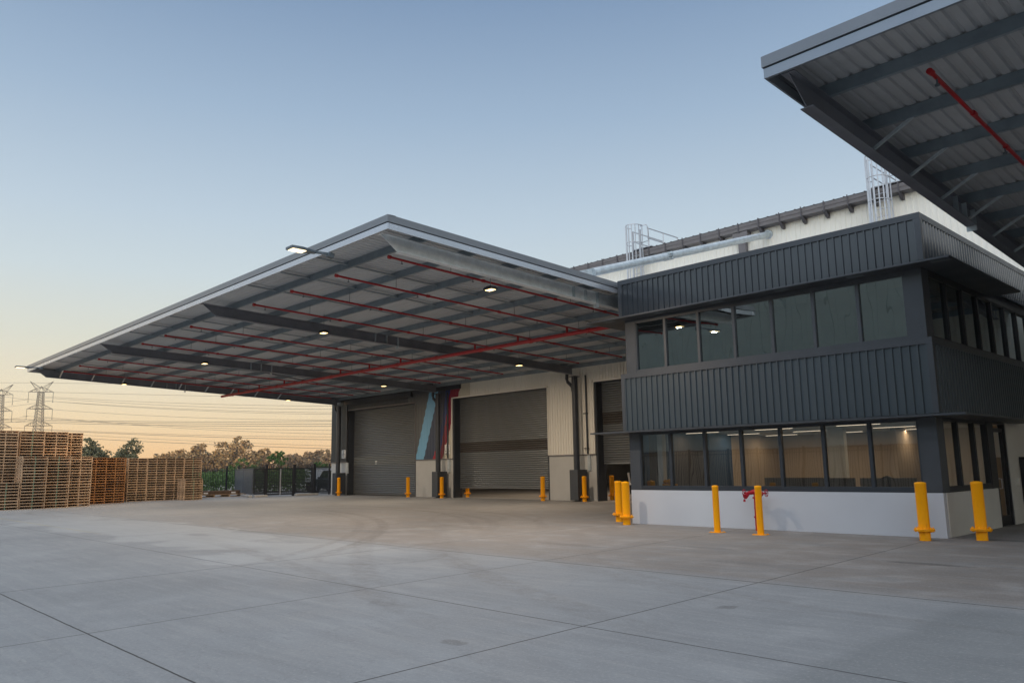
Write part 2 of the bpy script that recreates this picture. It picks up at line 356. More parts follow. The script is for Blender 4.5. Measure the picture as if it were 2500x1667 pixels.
    for ax, c, sl, wd in lines:
        if ax == 'x': v = math_('SUBTRACT', X, math_('ADD', math_('MULTIPLY', Y, sl), c))
        else: v = math_('SUBTRACT', Y, c)
        v = math_('ADD', v, math_('MULTIPLY', math_('SUBTRACT', noise(3.,3) if jt is None else wob, .5), .02)) if True else v
        if jt is None: wob = v.node.inputs[1].links[0].from_node.inputs[0].links[0].from_node.inputs[0].links[0].from_socket
        q = rng(math_('ABSOLUTE', v), wd*.7, wd*1.5, 1., 0.)
        jt = q if jt is None else math_('MAXIMUM', jt, q)
    edge = rng(noise(1.7,5,.7),.4,.6,.25,1.); base = mix(math_('MULTIPLY', math_('MULTIPLY', jt, edge), .30), base, (.30,.30,.29)); base = mix(math_('MULTIPLY', jt, .93), base, (.028,.028,.03))
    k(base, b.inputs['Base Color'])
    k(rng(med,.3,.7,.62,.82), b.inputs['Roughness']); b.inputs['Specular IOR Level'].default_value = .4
    bp = n('ShaderNodeBump'); bp.inputs['Strength'].default_value = .25; bp.inputs['Distance'].default_value = .01
    hh = math_('SUBTRACT', math_('ADD', math_('MULTIPLY', fine, .25), math_('MULTIPLY', med, .6)), math_('MULTIPLY', jt, 2.))
    k(hh, bp.inputs['Height']); k(bp.outputs[0], b.inputs['Normal'])
slab_material()
# ------------------------------------------------------------------ mural material (painted cladding, bands that lean with height)
def mural():
    m = bpy.data.materials.new('mural_paint'); m.use_nodes = True; t = m.node_tree; b = t.nodes['Principled BSDF']; b.inputs['Roughness'].default_value = .45; M['mural'] = m
    g = t.nodes.new('ShaderNodeNewGeometry'); sp = t.nodes.new('ShaderNodeSeparateXYZ'); t.links.new(g.outputs['Position'], sp.inputs[0])
    def mt(op, a, bb):
        q = t.nodes.new('ShaderNodeMath'); q.operation = op
        for i, x in enumerate((a, bb)):
            if isinstance(x, (int, float)): q.inputs[i].default_value = x
            else: t.links.new(x, q.inputs[i])
        return q.outputs[0]
    cur = None
    def put(cur, c0, sl, col):     # colour where x > c0 + sl*(z-2.37)
        edge = mt('ADD', mt('MULTIPLY', mt('SUBTRACT', sp.outputs[2], 2.37), sl), c0)
        f = mt('GREATER_THAN', sp.outputs[0], edge); q = t.nodes.new('ShaderNodeMixRGB'); t.links.new(f, q.inputs[0])
        if isinstance(cur, tuple): q.inputs[1].default_value = cur+(1,)
        else: t.links.new(cur, q.inputs[1])
        q.inputs[2].default_value = col+(1,); return q.outputs[0]
    cur = (.11,.12,.125)
    cur = put(cur, -40.73, .346, (.22,.50,.72))
    cur = put(cur, -39.87, .36, (.05,.07,.12))
    cur = put(cur, -38.95, .50, (.42,.03,.05))
    cur = put(cur, -38.55, .22, (.015,.05,.20))
    cur = put(cur, -38.30, .26, (.27,.02,.05))
    cur = put(cur, -37.98, .405, (.62,.58,.48))
    t.links.new(cur, b.inputs['Base Color'])
mural()

# ================================================================== SETTING
g = MB(); g.add([(-755,-555,-.03),(555,-555,-.03),(555,755,-.03),(-755,755,-.03)], [(0,1,2,3)])
tag(g.build('ground', M['earth'], origin=(0,0,0)), kind='structure')
g = MB(); g.box(-62,45,-40,62,-.25,0.0)
tag(g.build('yard_slab', M['slab'], origin=(0,0,0)), kind='structure')
g = MB(); g.box(-120,-62.004,20,62,-.25,-.004)
tag(g.build('access_road', M['concrete_kerb'], origin=(-90,40,0)), kind='structure')

# ================================================================== WAREHOUSE
WY = 30.36
wh = empty('warehouse', (-20,WY,0), 'long cream and charcoal ribbed warehouse behind the office with roller doors and eaves gutter', 'warehouse')
doors = [(-48.83,-40.78,0.06), (-37.05,-29.07,.55), (-25.81,-17.8,1.80)]
DT, DD = 5.905, 2.315
# cladding: piers between doors and the strip above doors
xs = [(-51.0,-48.83),(-40.78,-37.05),(-29.07,-25.81),(-17.8,12.)]
c = MB(); mu = MB(); cr_ = MB()
c.ribs((-51.0,WY-.05),(-48.83-.06,WY-.05), DD, DT+.06, (0,-1), .15)
c.ribs((-51.0,WY-.05),(-41.6,WY-.05), DT+.06, 7.6, (0,-1), .15)
c.ribs((-51.0,WY-.05),(-51.0,70), DD, 11.5, (-1,0), .19)
mu.ribs((-40.78+.06,WY-.05),(-37.05-.06,WY-.05), DD, DT+.06, (0,-1), .155)
mu.ribs((-41.6,WY-.05),(-35.4,WY-.05), DT+.06, 7.6, (0,-1), .155)
cr_.ribs((-29.07+.06,WY-.05),(-25.81-.06,WY-.05), DD, DT+.06, (0,-1), .19, .035)
cr_.ribs((-35.4,WY-.05),(-17.7,WY-.05), DT+.06, 7.6, (0,-1), .19)
cr_.ribs((-17.7,WY-.05),(14.,WY-.05), 0.0, 7.6, (0,-1), .19)
cr_.ribs((-51.0,WY-.05),(14.,WY-.05), 7.6, 11.72, (0,-1), .21, .02)
c.build('charcoal_cladding', M['charcoal'], wh); mu.build('painted_cladding', M['mural'], wh); cr_.build('cream_cladding', M['cream'], wh)
for a, b_ in xs[:3]: dd = MB(); dd.box(a, b_, WY, WY+.16, 0, DD-.006); dd.build('concrete_dado', M['dado_side'], wh)
dd = MB(); dd.box(-51.0,-50.84,WY+.163,70,0,DD); dd.build('concrete_dado', M['dado_side'], wh)
for a, b_ in xs[:3]: fl = MB(); fl.box(a-.01 if a > -50 else a, b_+.01, WY-.075, WY-.004, DD-.05, DD-.002); fl.build('dado_flashing', M['gutter_grey'], wh)
sh = MB()   # shell: back, right end, roof, inner lining
sh.box(-50.95,14,69.9,70.0,0,11.6); sh.box(13.9,14,WY+.2,69.9,0,11.6)
sh.box(-50.9,14,WY+.02,WY+.06,DT+.1,11.6)
sh.build('shell', M['int_grey'], wh)
rf = MB(); n_ = 160
for i in range(n_):
    x = -51.1+i*(65.2/n_)
    rf.box(x, x+.05, WY-.42, 50, 11.975, 12.0)
rf.add([(-51.15,WY-.45,11.96),(14.1,WY-.45,11.96),(14.1,50,12.6),(-51.15,50,12.6),(14.1,70.1,11.96),(-51.15,70.1,11.96)], [(0,1,2,3),(3,2,4,5)])
rf.build('roof', M['gutter_grey'], wh)
gu = MB(); gu.prism([(WY-.44,11.63),(WY-.06,11.60),(WY-.06,11.66),(WY-.40,11.69),(WY-.40,11.93),(WY-.46,11.93)], 'x', -51.1, 14)
gu.box(-51.1,14,WY-.475,WY-.462,11.78,11.80)
guo = gu.build('gutter', M['gutter_grey'], wh)
x = -50.4; br = 0
while x < 13.5:
    b_ = MB(); b_.box(x-.022,x+.022,WY-.50,WY-.476,11.56,12.0); b_.prism([(WY-.44,11.60),(WY-.085,11.60),(WY-.085,11.36),(WY-.25,11.40)],'x',x-.06,x+.06)
    if x > -30: b_.build('gutter_bracket', M['bracket'], guo)
    x += .955
dp = MB(); dp.box(-17.12,-16.78,WY-.30,WY-.10,0,11.55); dp.box(-17.3,-16.6,WY-.42,WY-.09,11.28,11.60); dp.build('downpipe', M['gutter_grey'], wh)
# roller doors
for di, (a, b_, zb) in enumerate(doors):
    yS = WY+.48
    d = MB(); d.box(a-.065,a,WY-.10,WY-.078+.06,(DD if di else DD),DT+.065); d.box(b_,b_+.065,WY-.10,WY-.018,DD,DT+.065); d.box(a-.065,b_+.065,WY-.10,WY-.018,DT,DT+.065)
    dr = d.build('roller_door', M['cream' if di else 'gutter_grey'], wh)
    j = MB(); j.box(a,a+.10,WY+.0,WY+.62,0,DT-.003); j.box(b_-.10,b_,WY+.0,WY+.62,0,DT-.003); j.box(a+.103,b_-.103,WY+.01,WY+.62,DT-.02,DT+.10)
    j.box(a-.012,a-.002,WY-.012,WY+.1,0,DD-.06) if di != 9 else 0
    j.build('door_jamb', M['dark_steel'], dr)
    cu = MB(); pitch = .118; z = zb+.09; rows = []
    vis0, vis1 = (1.98,2.60) if di == 0 else ((2.58,3.22) if di == 1 else (3.70,4.34))
    vi = MB()
    while z < DT+.05:
        tgt = vi if vis0 < z+.03 < vis1 else cu
        prof = [(.020,0),(-.010,.008),(-.036,.030),(-.046,.055),(-.040,.080),(-.018,.100),(.014,.110),(.020,pitch)]
        vs = [];
        for dy_, dz in prof: vs += [(a+.10,yS+dy_,z+dz),(b_-.10,yS+dy_,z+dz)]
        tgt.add(vs, [(2*i,2*i+1,2*i+3,2*i+2) for i in range(len(prof)-1)], 0, True)
        z += pitch
    cu.box(a+.10,b_-.10,yS+.03,yS+.05,zb+.09,vis0); cu.box(a+.10,b_-.10,yS+.03,yS+.05,vis1+.1,DT)
    cu.box(a+.10,b_-.10,yS-.03,yS+.025,zb,zb+.088)
    cu.build('shutter_curtain', M['shutter'], dr)
    if vi.v: vi.build('vision_strip', M['vision' if di else 'vision_light'], dr)
# exit mark seen through vision strip of first door
MBs = MB(); MBs.box(-46.05,-45.80,WY+.44,WY+.446,2.25,2.33); MBs.box(-46.05,-45.80,WY+.44,WY+.446,2.08,2.16)
MBs.build('door_label', M['paper_white'], wh)
# signs beside doors (five short lines of lettering)
def text_obj(name, body, size, loc, rot, m, parent, extrude=.002):
    cu = bpy.data.curves.new(name, 'FONT'); cu.body = body; cu.size = size; cu.extrude = extrude; cu.align_x = 'CENTER'; cu.align_y = 'CENTER'; cu.space_line = .95
    tmp = bpy.data.objects.new(name, cu); COL.objects.link(tmp)
    dg = bpy.context.evaluated_depsgraph_get(); me = bpy.data.meshes.new_from_object(tmp.evaluated_get(dg)); bpy.data.objects.remove(tmp)
    me.materials.clear(); me.materials.append(m)
    o = bpy.data.objects.new(name, me); COL.objects.link(o)
    o.location = Vector(loc)-(wloc(parent) if parent else Vector((0,0,0))); o.rotation_euler = rot
    if parent: o.parent = parent
    return o
for sx, lab in ((-49.21,'white five-line notice left of the closed roller door beside the end column'),(-37.49,'white five-line notice on the cream strip beside the maroon band')):
    s_ = MB(); s_.box(sx-.26,sx+.26,WY-.10,WY-.083,2.56,3.15)
    so_ = tag(s_.build('wall_sign', M['paper_white']), lab, 'sign', 'notices beside the roller doors')
    text_obj('sign_text', 'STOP\nKEEP\nCLEAR\nVEHICLES\nONLY', .105, (sx,WY-.103,2.86), (pi/2,0,0), M['ink'], so_)

# ================================================================== CANOPIES
SL = -.0405
def zp(y): return 7.43+SL*(y-11.15)       # underside of purlins / top of rafters
PUR = [11.78+1.645*i for i in range(12)]
YE = WY-.09
def rafter(x, parent):
    r_ = MB(); yt, yb = 10.62, 11.17; zt = lambda y: zp(y)-.003; zb = lambda y: 7.05+SL*(y-11.15); ye = 29.6
    r_.add([(x+s*.006,yy,zz) for s in (-1,1) for yy, zz in ((yt,zt(yt)),(yb,zb(yb)),(ye,zb(ye)),(ye,zt(ye)))], [(3,2,1,0),(4,5,6,7),(0,1,5,4),(1,2,6,5),(2,3,7,6),(3,0,4,7)])
    fw_ = .105
    r_.add([(x-fw_,yb,zb(yb)),(x+fw_,yb,zb(yb)),(x+fw_,ye,zb(ye)),(x-fw_,ye,zb(ye)),(x-fw_,yb,zb(yb)+.016),(x+fw_,yb,zb(yb)+.016),(x+fw_,ye,zb(ye)+.016),(x-fw_,ye,zb(ye)+.016)], [(0,3,2,1),(4,5,6,7),(0,1,5,4),(1,2,6,5),(2,3,7,6),(3,0,4,7)])
    r_.add([(x-fw_,yt,zt(yt)-.016),(x+fw_,yt,zt(yt)-.016),(x+fw_,ye,zt(ye)-.016),(x-fw_,ye,zt(ye)-.016),(x-fw_,yt,zt(yt)),(x+fw_,yt,zt(yt)),(x+fw_,ye,zt(ye)),(x-fw_,ye,zt(ye))], [(0,3,2,1),(4,5,6,7),(0,1,5,4),(1,2,6,5),(2,3,7,6),(3,0,4,7)])
    ro = r_.build('rafter', M['galv_lit' if x > -17 and x < -14 else 'rafter'], parent)
    for y in (17.7,18.25,18.82):       # stiffener plates and tie anchor
        p_ = MB(); p_.box(x-.10,x+.10,y-.012,y+.012,zb(y)+.018-(.13 if y > 18.5 else 0),zt(y)-.018); p_.build('stiffener_plate', M['galv'], ro)
    return ro
def canopy(x0, x1, rx, name, label, end_x_sign, lastwall=YE):
    cp = empty('canopy', ((x0+x1)/2, 20, 7), label, 'canopy')
    zs = lambda y: 7.64+SL*(y-11.15)
    # roof sheet with ribs along Y
    s_ = MB(); n = round((x1-x0-.1)/.2); pt = (x1-x0-.1)/n; prof = [(x0+.05,0)]
    for i in range(n):
        u = x0+.05+i*pt; prof += [(u+.06,0),(u+.085,.035),(u+.125,.035),(u+.15,0)]
    prof.append((x1-.05,0)); vs = []
    for u, q in prof: vs += [(u,10.46,zs(10.46)+q),(u,lastwall,zs(lastwall)+q)]
    s_.add(vs, [(2*i,2*i+1,2*i+3,2*i+2) for i in range(len(prof)-1)])
    s_.build('roof_sheet', M['sheet' if x0 < -20 else 'sheet_dimmed'], cp)
    # fascia: upper band, shadow groove, lower brighter band; front and one end
    def prismY(mb, xa, xb, ya, yb, zl, zh):   # sloping box following the fall
        mb.add([(xa,ya,zl+SL*(ya-10.4)),(xb,ya,zl+SL*(ya-10.4)),(xb,yb,zl+SL*(yb-10.4)),(xa,yb,zl+SL*(yb-10.4)),(xa,ya,zh+SL*(ya-10.4)),(xb,ya,zh+SL*(ya-10.4)),(xb,yb,zh+SL*(yb-10.4)),(xa,yb,zh+SL*(yb-10.4))],
               [(0,3,2,1),(4,5,6,7),(0,1,5,4),(1,2,6,5),(2,3,7,6),(3,0,4,7)])
    up_ = MB(); lo = MB(); gr = MB()
    up_.box(x0,x1,10.38,10.44,7.535,7.71); lo.box(x0+.02,x1-.02,10.40,10.45,7.36,7.512); gr.box(x0+.03,x1-.03,10.42,10.446,7.513,7.534)
    up_.box(x0,x1,10.443,10.62,7.69,7.712)
    for xa, xb, s in ((x0,x0+.06,1),(x1-.06,x1,-1)):
        prismY(up_, xa, xb, 10.443, lastwall, 7.535, 7.71); prismY(lo, xa+.02*s if s>0 else xa+.01, xb-.01 if s>0 else xb-.02, 10.453, lastwall, 7.36, 7.512)
        prismY(gr, xa+.025, xb-.025, 10.46, lastwall, 7.513, 7.534)
    fo = up_.build('fascia', M['fascia_grey'], cp); lo.build('lower_band', M['fascia_bright' if x0 < -20 else 'fascia_mid'], fo); gr.build('shadow_groove', M['dark_steel'], fo)
    # C-section purlins
    for y in PUR:
        if y > 29.9: continue
        p_ = MB(); z0, z1 = zp(y), zs(y)-.004; a, b_ = x0+.07, x1-.07
        p_.box(a,b_,y-.003,y+.003,z0,z1); p_.box(a,b_,y+.0035,y+.07,z0,z0+.006); p_.box(a,b_,y+.0035,y+.07,z1-.006,z1)
        p_.build('purlin', M['purlin'], cp)
    # bridging between purlins
    lines = []
    for i in range(len(rx)-1):
        a, b_ = rx[i], rx[i+1]
        lines += [a+(b_-a)*t for t in (.29,.49,.69)]
    lines += [rx[-1]+1.7] if rx[-1]+1.7 < x1 else []
    for x in lines:
        bg_ = MB(); bg_.bar((x,10.5,zp(10.5)+.11),(x,PUR[-1],zp(PUR[-1])+.11),.10,.03); bg_.build('bridging', M['purlin'], cp)
    for x in rx: rafter(x, cp)
    return cp
RX = [-49.1,-37.75,-26.6,-15.8]
can1 = canopy(-49.85,-15.11,RX,'canopy','large cantilevered steel canopy over the roller doors with bright silver fascia', 1)
can2 = canopy(-5.34,16.,[-5.05,5.9,15.5],'canopy','dark steel canopy overhanging the right of the office at the top corner', 1)
# end beam on far side, fly braces
for y in PUR[1:9]: fb = MB(); fb.bar((-5.02,y+.05,zp(y)-.36),(-4.30,y+.05,zp(y)+.02),.05,.05); fb.build('fly_brace', M['galv'], can2)
for y in PUR[:9]: fb = MB(); fb.bar((-49.08,y+.05,zp(y)-.36),(-48.45,y+.05,zp(y)+.02),.06,.06); fb.build('fly_brace', M['galv'], can1)
xb = MB(); xb.bar((-49.0,12.,zp(12)+.05),(-38.,20,zp(20)+.05),.02,.02); xb.bar((-38.,17.5,zp(17.5)-.3),(-44.,29,zp(29)-.02),.06,.06)
xb.build('diagonal_brace', M['rafter'], can1)
# header beam on wall under canopy
hb = MB(); hb.box(-49.0,-41.0,WY-.30,WY-.09,6.30,6.62); hb.box(-40.9,-36.2,WY-.24,WY-.09,6.45,6.9); hb.build('header_beam', M['dark_steel'], can1)
# tie tubes to warehouse wall
for x, cp in [(q, can1) for q in RX]+[(-5.05,can2),(5.9,can2)]:
    tb = MB(); A, B = Vector((x,18.35,7.66)), Vector((x,WY-.1,11.30)); d = (B-A).normalized()
    tb.tube([A+d*.35, A+d*4.55], .135, 16); tb.tube([A+d*4.85, B-d*.02], .135, 16)
    tb.bar(A-d*.25, A+d*.5, .03, .26, (0,0,1)); tb.bar(A+d*4.4, A+d*5.0, .22, .03); tb.bar(A+d*4.4, A+d*5.0, .03, .30)
    for s in (-1,1):
        for q in (4.6,4.8): tb.bar(A+d*q+Vector((-.16,0,s*.09)), A+d*q+Vector((.16,0,s*.09)), .05,.05)
    tb.tube([B-d*.02, B+d*.06], .2, 16)
    tb.build('tie_tube', M['galv'], cp)
# columns
for x in RX:
    co = MB(); co.lathe([(.155,0),(.155,6.24)], (x,29.75,0), 24); co.box(x-.19,x+.19,29.56,29.94,0,.02); co.box(x-.2,x+.2,29.55,29.95,6.2,6.235)
    cc = co.build('column', M['dark_steel'], can1)
    bx = MB(); bx.box(x-.24,x+.30,29.46,30.2,.06,1.55); bx.build('column_guard', M['charcoal_flat'], cc, bevel=.008)
    dpp = MB(); dpp.tube([(x+.33,WY-.14,DD+.02),(x+.33,WY-.14,6.3)], .045, 10)
    for z in (2.6,4.35): dpp.box(x+.15,x+.40,WY-.20,WY-.09,z-.02,z+.02)
    dpp.build('drain_pipe', M['dark_steel'], cc)
    dp2 = MB(); dp2.box(x+.26,x+.44,WY-.09,WY-.003,1.5,DD-.06); dp2.build('lower_drain_pipe', M['galv'], cc)
    ou = MB(); ou.tube([(x-.50,29.75,6.45),(x-.52,29.75,6.15),(x-.46,29.75,5.98),(x-.30,29.75,5.85),(x-.17,29.75,5.72),(x-.14,29.75,5.5)], .085, 12)
    ou.build('rain_outlet', M['dark_steel'], cc)
    jb = MB(); jb.box(x-1.05,x-.3,29.3,29.6,6.62,6.86); jb.build('junction_box', M['galv_dark'], cc)
# sprinkler pipework
sp = empty('sprinkler_pipework', (-30,20,6.5), 'red sprinkler pipes hung beneath the big canopy, one thick main and thin branches', 'pipes')
zt_ = lambda y: 7.10+SL*(y-11.35)
BX = [-16.43,-19.02,-21.6,-24.14,-29.34,-31.9,-34.5,-40.4,-43.45,-46.2]
mainy, mainz = 20.95, 6.44
mp_ = MB(); mp_.tube([(-48.6,mainy,mainz),(-15.6,mainy,mainz)], .075, 14)
for x in [-47+i*2.9 for i in range(11)]: mp_.tube([(x-.07,mainy,mainz),(x+.07,mainy,mainz)], .095, 14)
mp_.build('main_pipe', M['red_pipe'], sp)
for i, x in enumerate(BX):
    b_ = MB(); b_.tube([(x,11.35,zt_(11.35)),(x,27.35,zt_(27.35))], .031, 10)
    b_.tube([(x,11.32,zt_(11.35)),(x,11.40,zt_(11.35))], .05, 10)
    for y in (14.6,17.6,20.,23.,25.6): b_.tube([(x,y-.05,zt_(y)),(x,y+.05,zt_(y))], .048, 10)
    bo = b_.build('branch_pipe', M['red_pipe'], sp)
    r_ = MB(); r_.tube([(x,mainy,mainz+.05),(x,mainy,zt_(mainy))], .045, 10); r_.build('riser', M['red_pipe'], bo)
    h_ = MB()
    for y in (11.75,14.2,16.7,19.4,22.,24.6,27.):
        h_.box(x-.008,x+.008,y-.008,y+.008,zt_(y)-.10,zt_(y)-.03); h_.box(x-.025,x+.025,y-.025,y+.025,zt_(y)-.115,zt_(y)-.10)
    h_.build('sprinkler_head', M['galv_dark'], bo)
    h_ = MB()
    for y in (13.4,18.3,21.6,26.5): h_.box(x-.006,x+.006,y-.006,y+.006,zt_(y)+.03,zp(y)+.02)
    h_.build('hanger_rod', M['galv_dark'], bo)
sp2 = empty('sprinkler_pipework', (-3.3,14,7), 'single red sprinkler pipe beneath the top right canopy', 'pipes')
b_ = MB(); b_.tube([(-3.38,11.5,zt_(11.5)),(-3.30,24,zt_(24))], .032, 12); b_.tube([(-3.385,11.46,zt_(11.5)),(-3.38,11.56,zt_(11.5))], .045, 12)
for y in (13.3,15.0,17.): b_.tube([(-3.36,y-.06,zt_(y)),(-3.36,y+.06,zt_(y))], .044, 12)
bo = b_.build('branch_pipe', M['red_pipe'], sp2)
h_ = MB()
for y in (11.72,14.95): h_.box(-3.385,-3.365,y-.01,y+.01,zt_(y)-.12,zt_(y)-.03); h_.lathe([(.035,-.13),(.035,-.11),(.012,-.10)], (-3.375,y,zt_(y)), 10)
h_.build('sprinkler_head', M['galv_dark'], bo)

# pendant floodlights under canopy
PL = [(-15.96,14.44,6.60),(-24.98,14.44,6.60),(-35.45,14.42,6.60),(-46.3,14.40,6.60),(-25.05,24.35,6.20),(-35.72,24.4,6.20),(-46.45,24.4,6.20),(-16.2,24.4,6.20)]
def pendant(p):
    x, y, z = p; e_ = empty('pendant_light', (x,y,z), '', 'light', 'floodlights hung beneath the big canopy')
    h_ = MB(); h_.box(x-.17,x+.17,y-.12,y+.12,z,z+.05); h_.box(x-.10,x+.10,y-.08,y+.08,z+.05,z+.10)
    for k in range(7): h_.box(x-.15+k*.046,x-.142+k*.046,y-.11,y+.11,z+.05,z+.085)
    ho = h_.build('housing', M['black'], e_)
    l_ = MB(); l_.box(x-.13,x+.13,y-.085,y+.085,z-.012,z-.002); lo = l_.build('lens', M['lamp_lens'], e_)
    r_ = MB(); r_.tube([(x,y,z+.1),(x,y,zp(y)+.02)], .008, 8); r_.build('drop_rod', M['galv_dark'], e_)
    ld = bpy.data.lights.new('lamp', 'AREA'); ld.shape = 'RECTANGLE'; ld.size = .15; ld.size_y = .08; ld.energy = 270; ld.color = (1.0,.80,.60)
    lo2 = bpy.data.objects.new('lamp', ld); COL.objects.link(lo2); lo2.parent = e_; lo2.location = (0,0,-.03)
    lo2.rotation_euler = (radians(2.0),0,0)
    return e_
desc = ['warm pendant floodlight nearest the near canopy corner, in front of the bright end rafter','warm pendant floodlight hung in front of the second rafter from the near corner',
        'warm pendant floodlight hung in front of the third rafter, over the yard','small warm pendant floodlight low at the far canopy edge above the pylon side',
        'warm pendant floodlight before the cream wall, right of the partly open middle roller door','warm pendant floodlight above the closed left roller door',
        'faint warm pendant floodlight at the far rear canopy edge, left of the end column','warm pendant floodlight hidden behind the office parapet']
for p, dsc in zip(PL[:7], desc): pendant(p)['label'] = dsc
# area lights on the fascia (street-light heads)
def fascia_light(x, label):
    e_ = empty('area_light', (x,10.38,7.2), label, 'light', 'flat light heads projecting from the canopy fascia')
    a = MB(); a.bar((x,10.50,7.27),(x,9.92,7.25),.06,.06); a.bar((x,10.40,7.30),(x,10.37,7.18),.14,.16,(0,1,0)); a.build('arm', M['galv_dark'], e_)
    h_ = MB(); h_.prism([(x-.17,9.20),(x+.17,9.20),(x+.19,9.50),(x+.12,9.78),(x+.05,9.95),(x-.05,9.95),(x-.12,9.78),(x-.19,9.50)], 'z', 7.205, 7.275)
    h_.build('head', M['galv_dark'], e_, bevel=.01)
    l_ = MB(); l_.box(x-.13,x+.13,9.25,9.62,7.188,7.203); l_.build('lens', M['head_lens'], e_)
    ld = bpy.data.lights.new('lamp', 'AREA'); ld.shape = 'RECTANGLE'; ld.size = .14; ld.size_y = .2; ld.energy = 30; ld.color = (1.0,.78,.5)
    lo2 = bpy.data.objects.new('lamp', ld); COL.objects.link(lo2); lo2.parent = e_; lo2.location = (0,-.94,-.03)
fascia_light(-17.72, 'glowing light head on the front fascia near the closest canopy corner'); fascia_light(-46.7, 'glowing light head at the far left tip of the canopy fascia')

# ================================================================== ROOF LADDERS
def cage_ladder(x, label, y=29.55):
    e_ = empty('cage_ladder', (x,y,7.4), label, 'ladder', 'caged roof access ladders')
    st = MB()
    for s in (-.24,.24): st.box(x+s-.03,x+s+.03,y+.28,y+.34,7.3,12.95)
    st.build('stile', M['alu'], e_)
    ru = MB(); z = 7.5
    while z < 12.1: ru.tube([(x-.23,y+.31,z),(x+.23,y+.31,z)], .014, 8); z += .3
    ru.build('rung', M['alu'], e_)
    cg = MB()
    pts = [(x+.40*cos(pi+pi*t/8), y+.25+.55*sin(pi+pi*t/8)) for t in range(9)]
    for z in (9.4,10.4,11.35,12.25,13.12):
        cg.tube([(x-.26,y+.33,z)]+[(a,b_,z) for a, b_ in pts]+[(x+.26,y+.33,z)], .02, 6)
    for t in range(0,9):
        a, b_ = pts[t]; cg.box(a-.022,a+.022,b_-.008,b_+.008,9.4,13.12)
    cg.build('safety_cage', M['alu'], e_)
    pf = MB(); pf.box(x-.35,x+.8,y+.38,y+1.6,12.02,12.06); pf.build('platform', M['alu'], e_)
    rl = MB()
    for xx in (x-.35,x+.52):
        for yy in (y+.55,y+1.8,y+3.0): rl.tube([(xx,yy,12.0),(xx,yy,13.0)], .024, 6)
        for z in (12.5,13.0): rl.tube([(xx,y+.5,z),(xx,y+3.05,z)], .024, 6)
    rl.tube([(x+.26,y+.31,13.1),(x+.55,y+.40,13.15),(x+.62,y+.45,12.95),(x+.62,y+.45,12.35),(x+.3,y+.4,12.3)], .022, 6)
    rl.build('handrail', M['alu'], e_)
cage_ladder(-22.42, 'caged aluminium ladder rising left of the long gutter, beyond the big canopy')
cage_ladder(-10.93, 'caged aluminium ladder nearer the top right canopy, above the office parapet')

# ================================================================== OFFICE
OX0, OX1, OY, OYE = -14.83, -6.23, 18.985, 29.9
of = empty('office_building', ((OX0+OX1)/2, OY, 0), 'two-storey charcoal clad office with ribbon windows and pale concrete base', 'office')
b_ = MB(); b_.box(OX0,OX1,OY,OY+.18,0,.97); b_.box(OX0,OX0+.18,OY+.18,OYE,0,.97); b_.build('concrete_base', M['dado'], of)
b_ = MB(); b_.box(OX1-.18,OX1-.004,OY+.185,23.0,0,.967); b_.box(OX1-.18,OX1+.02,24.1,OYE+.4,0,2.70); b_.build('side_base', M['dado_side'], of)
b_ = MB(); b_.box(OX1-.05,OX1+.006,OY+.20,OY+.235,0,.965); b_.build('corner_joint', M['warm_white'], of)
P = .085
def fasciaband(z0, z1, capz, name):
    r_ = MB(); r_.ribs((OX0-P,OY-P),(OX1+P,OY-P), z0, capz, (0,-1), .192, .038, .034)
    r_.ribs((OX1+P,OY-P),(OX1+P,OYE), z0, capz, (1,0), .192, .040, .045)
    r_.ribs((OX0-P,OYE),(OX0-P,OY-P), z0, capz, (-1,0), .205, .03, .022)
    ro = r_.build(name, M['charcoal_gloss' if z0 > 5 else 'charcoal'], of)
    c_ = MB(); q = P+.045
    c_.box(OX0-q,OX1+q,OY-q,OY-.0,capz-.005,z1); c_.box(OX1+.0,OX1+q,OY+.003,OYE,capz-.005,z1); c_.box(OX0-q,OX0,OY+.003,OYE,capz-.005,z1)
    for xx in (OX0-q+.002, OX1+q-.12): c_.box(xx,xx+.118,OY-q+.002,OY-q+.12,z0,capz-.008)
    c_.build('capping', M['charcoal_flat'], ro)
    i_ = MB(); i_.box(OX0-P+.01,OX1+P-.01,OY-P+.01,OY,z0+.01,z0+.03); i_.box(OX1,OX1+P-.01,OY+.01,OYE,z0+.01,z0+.03); i_.build('soffit', M['dark_steel'], ro)
fasciaband(6.22,7.34,7.20,'upper_cladding'); fasciaband(2.72,4.43,4.29,'middle_cladding')
fl_ = MB(); fl_.box(OX0,OX1,OY+.05,OYE,6.9,7.0); fl_.box(OX0+.05,OX1-.05,OY+.1,OYE,2.78,4.4); fl_.box(OX0+.02,OX1-.02,OY+.05,OYE,6.05,6.85)
fl_.build('floor_structure', M['int_grey'], of)
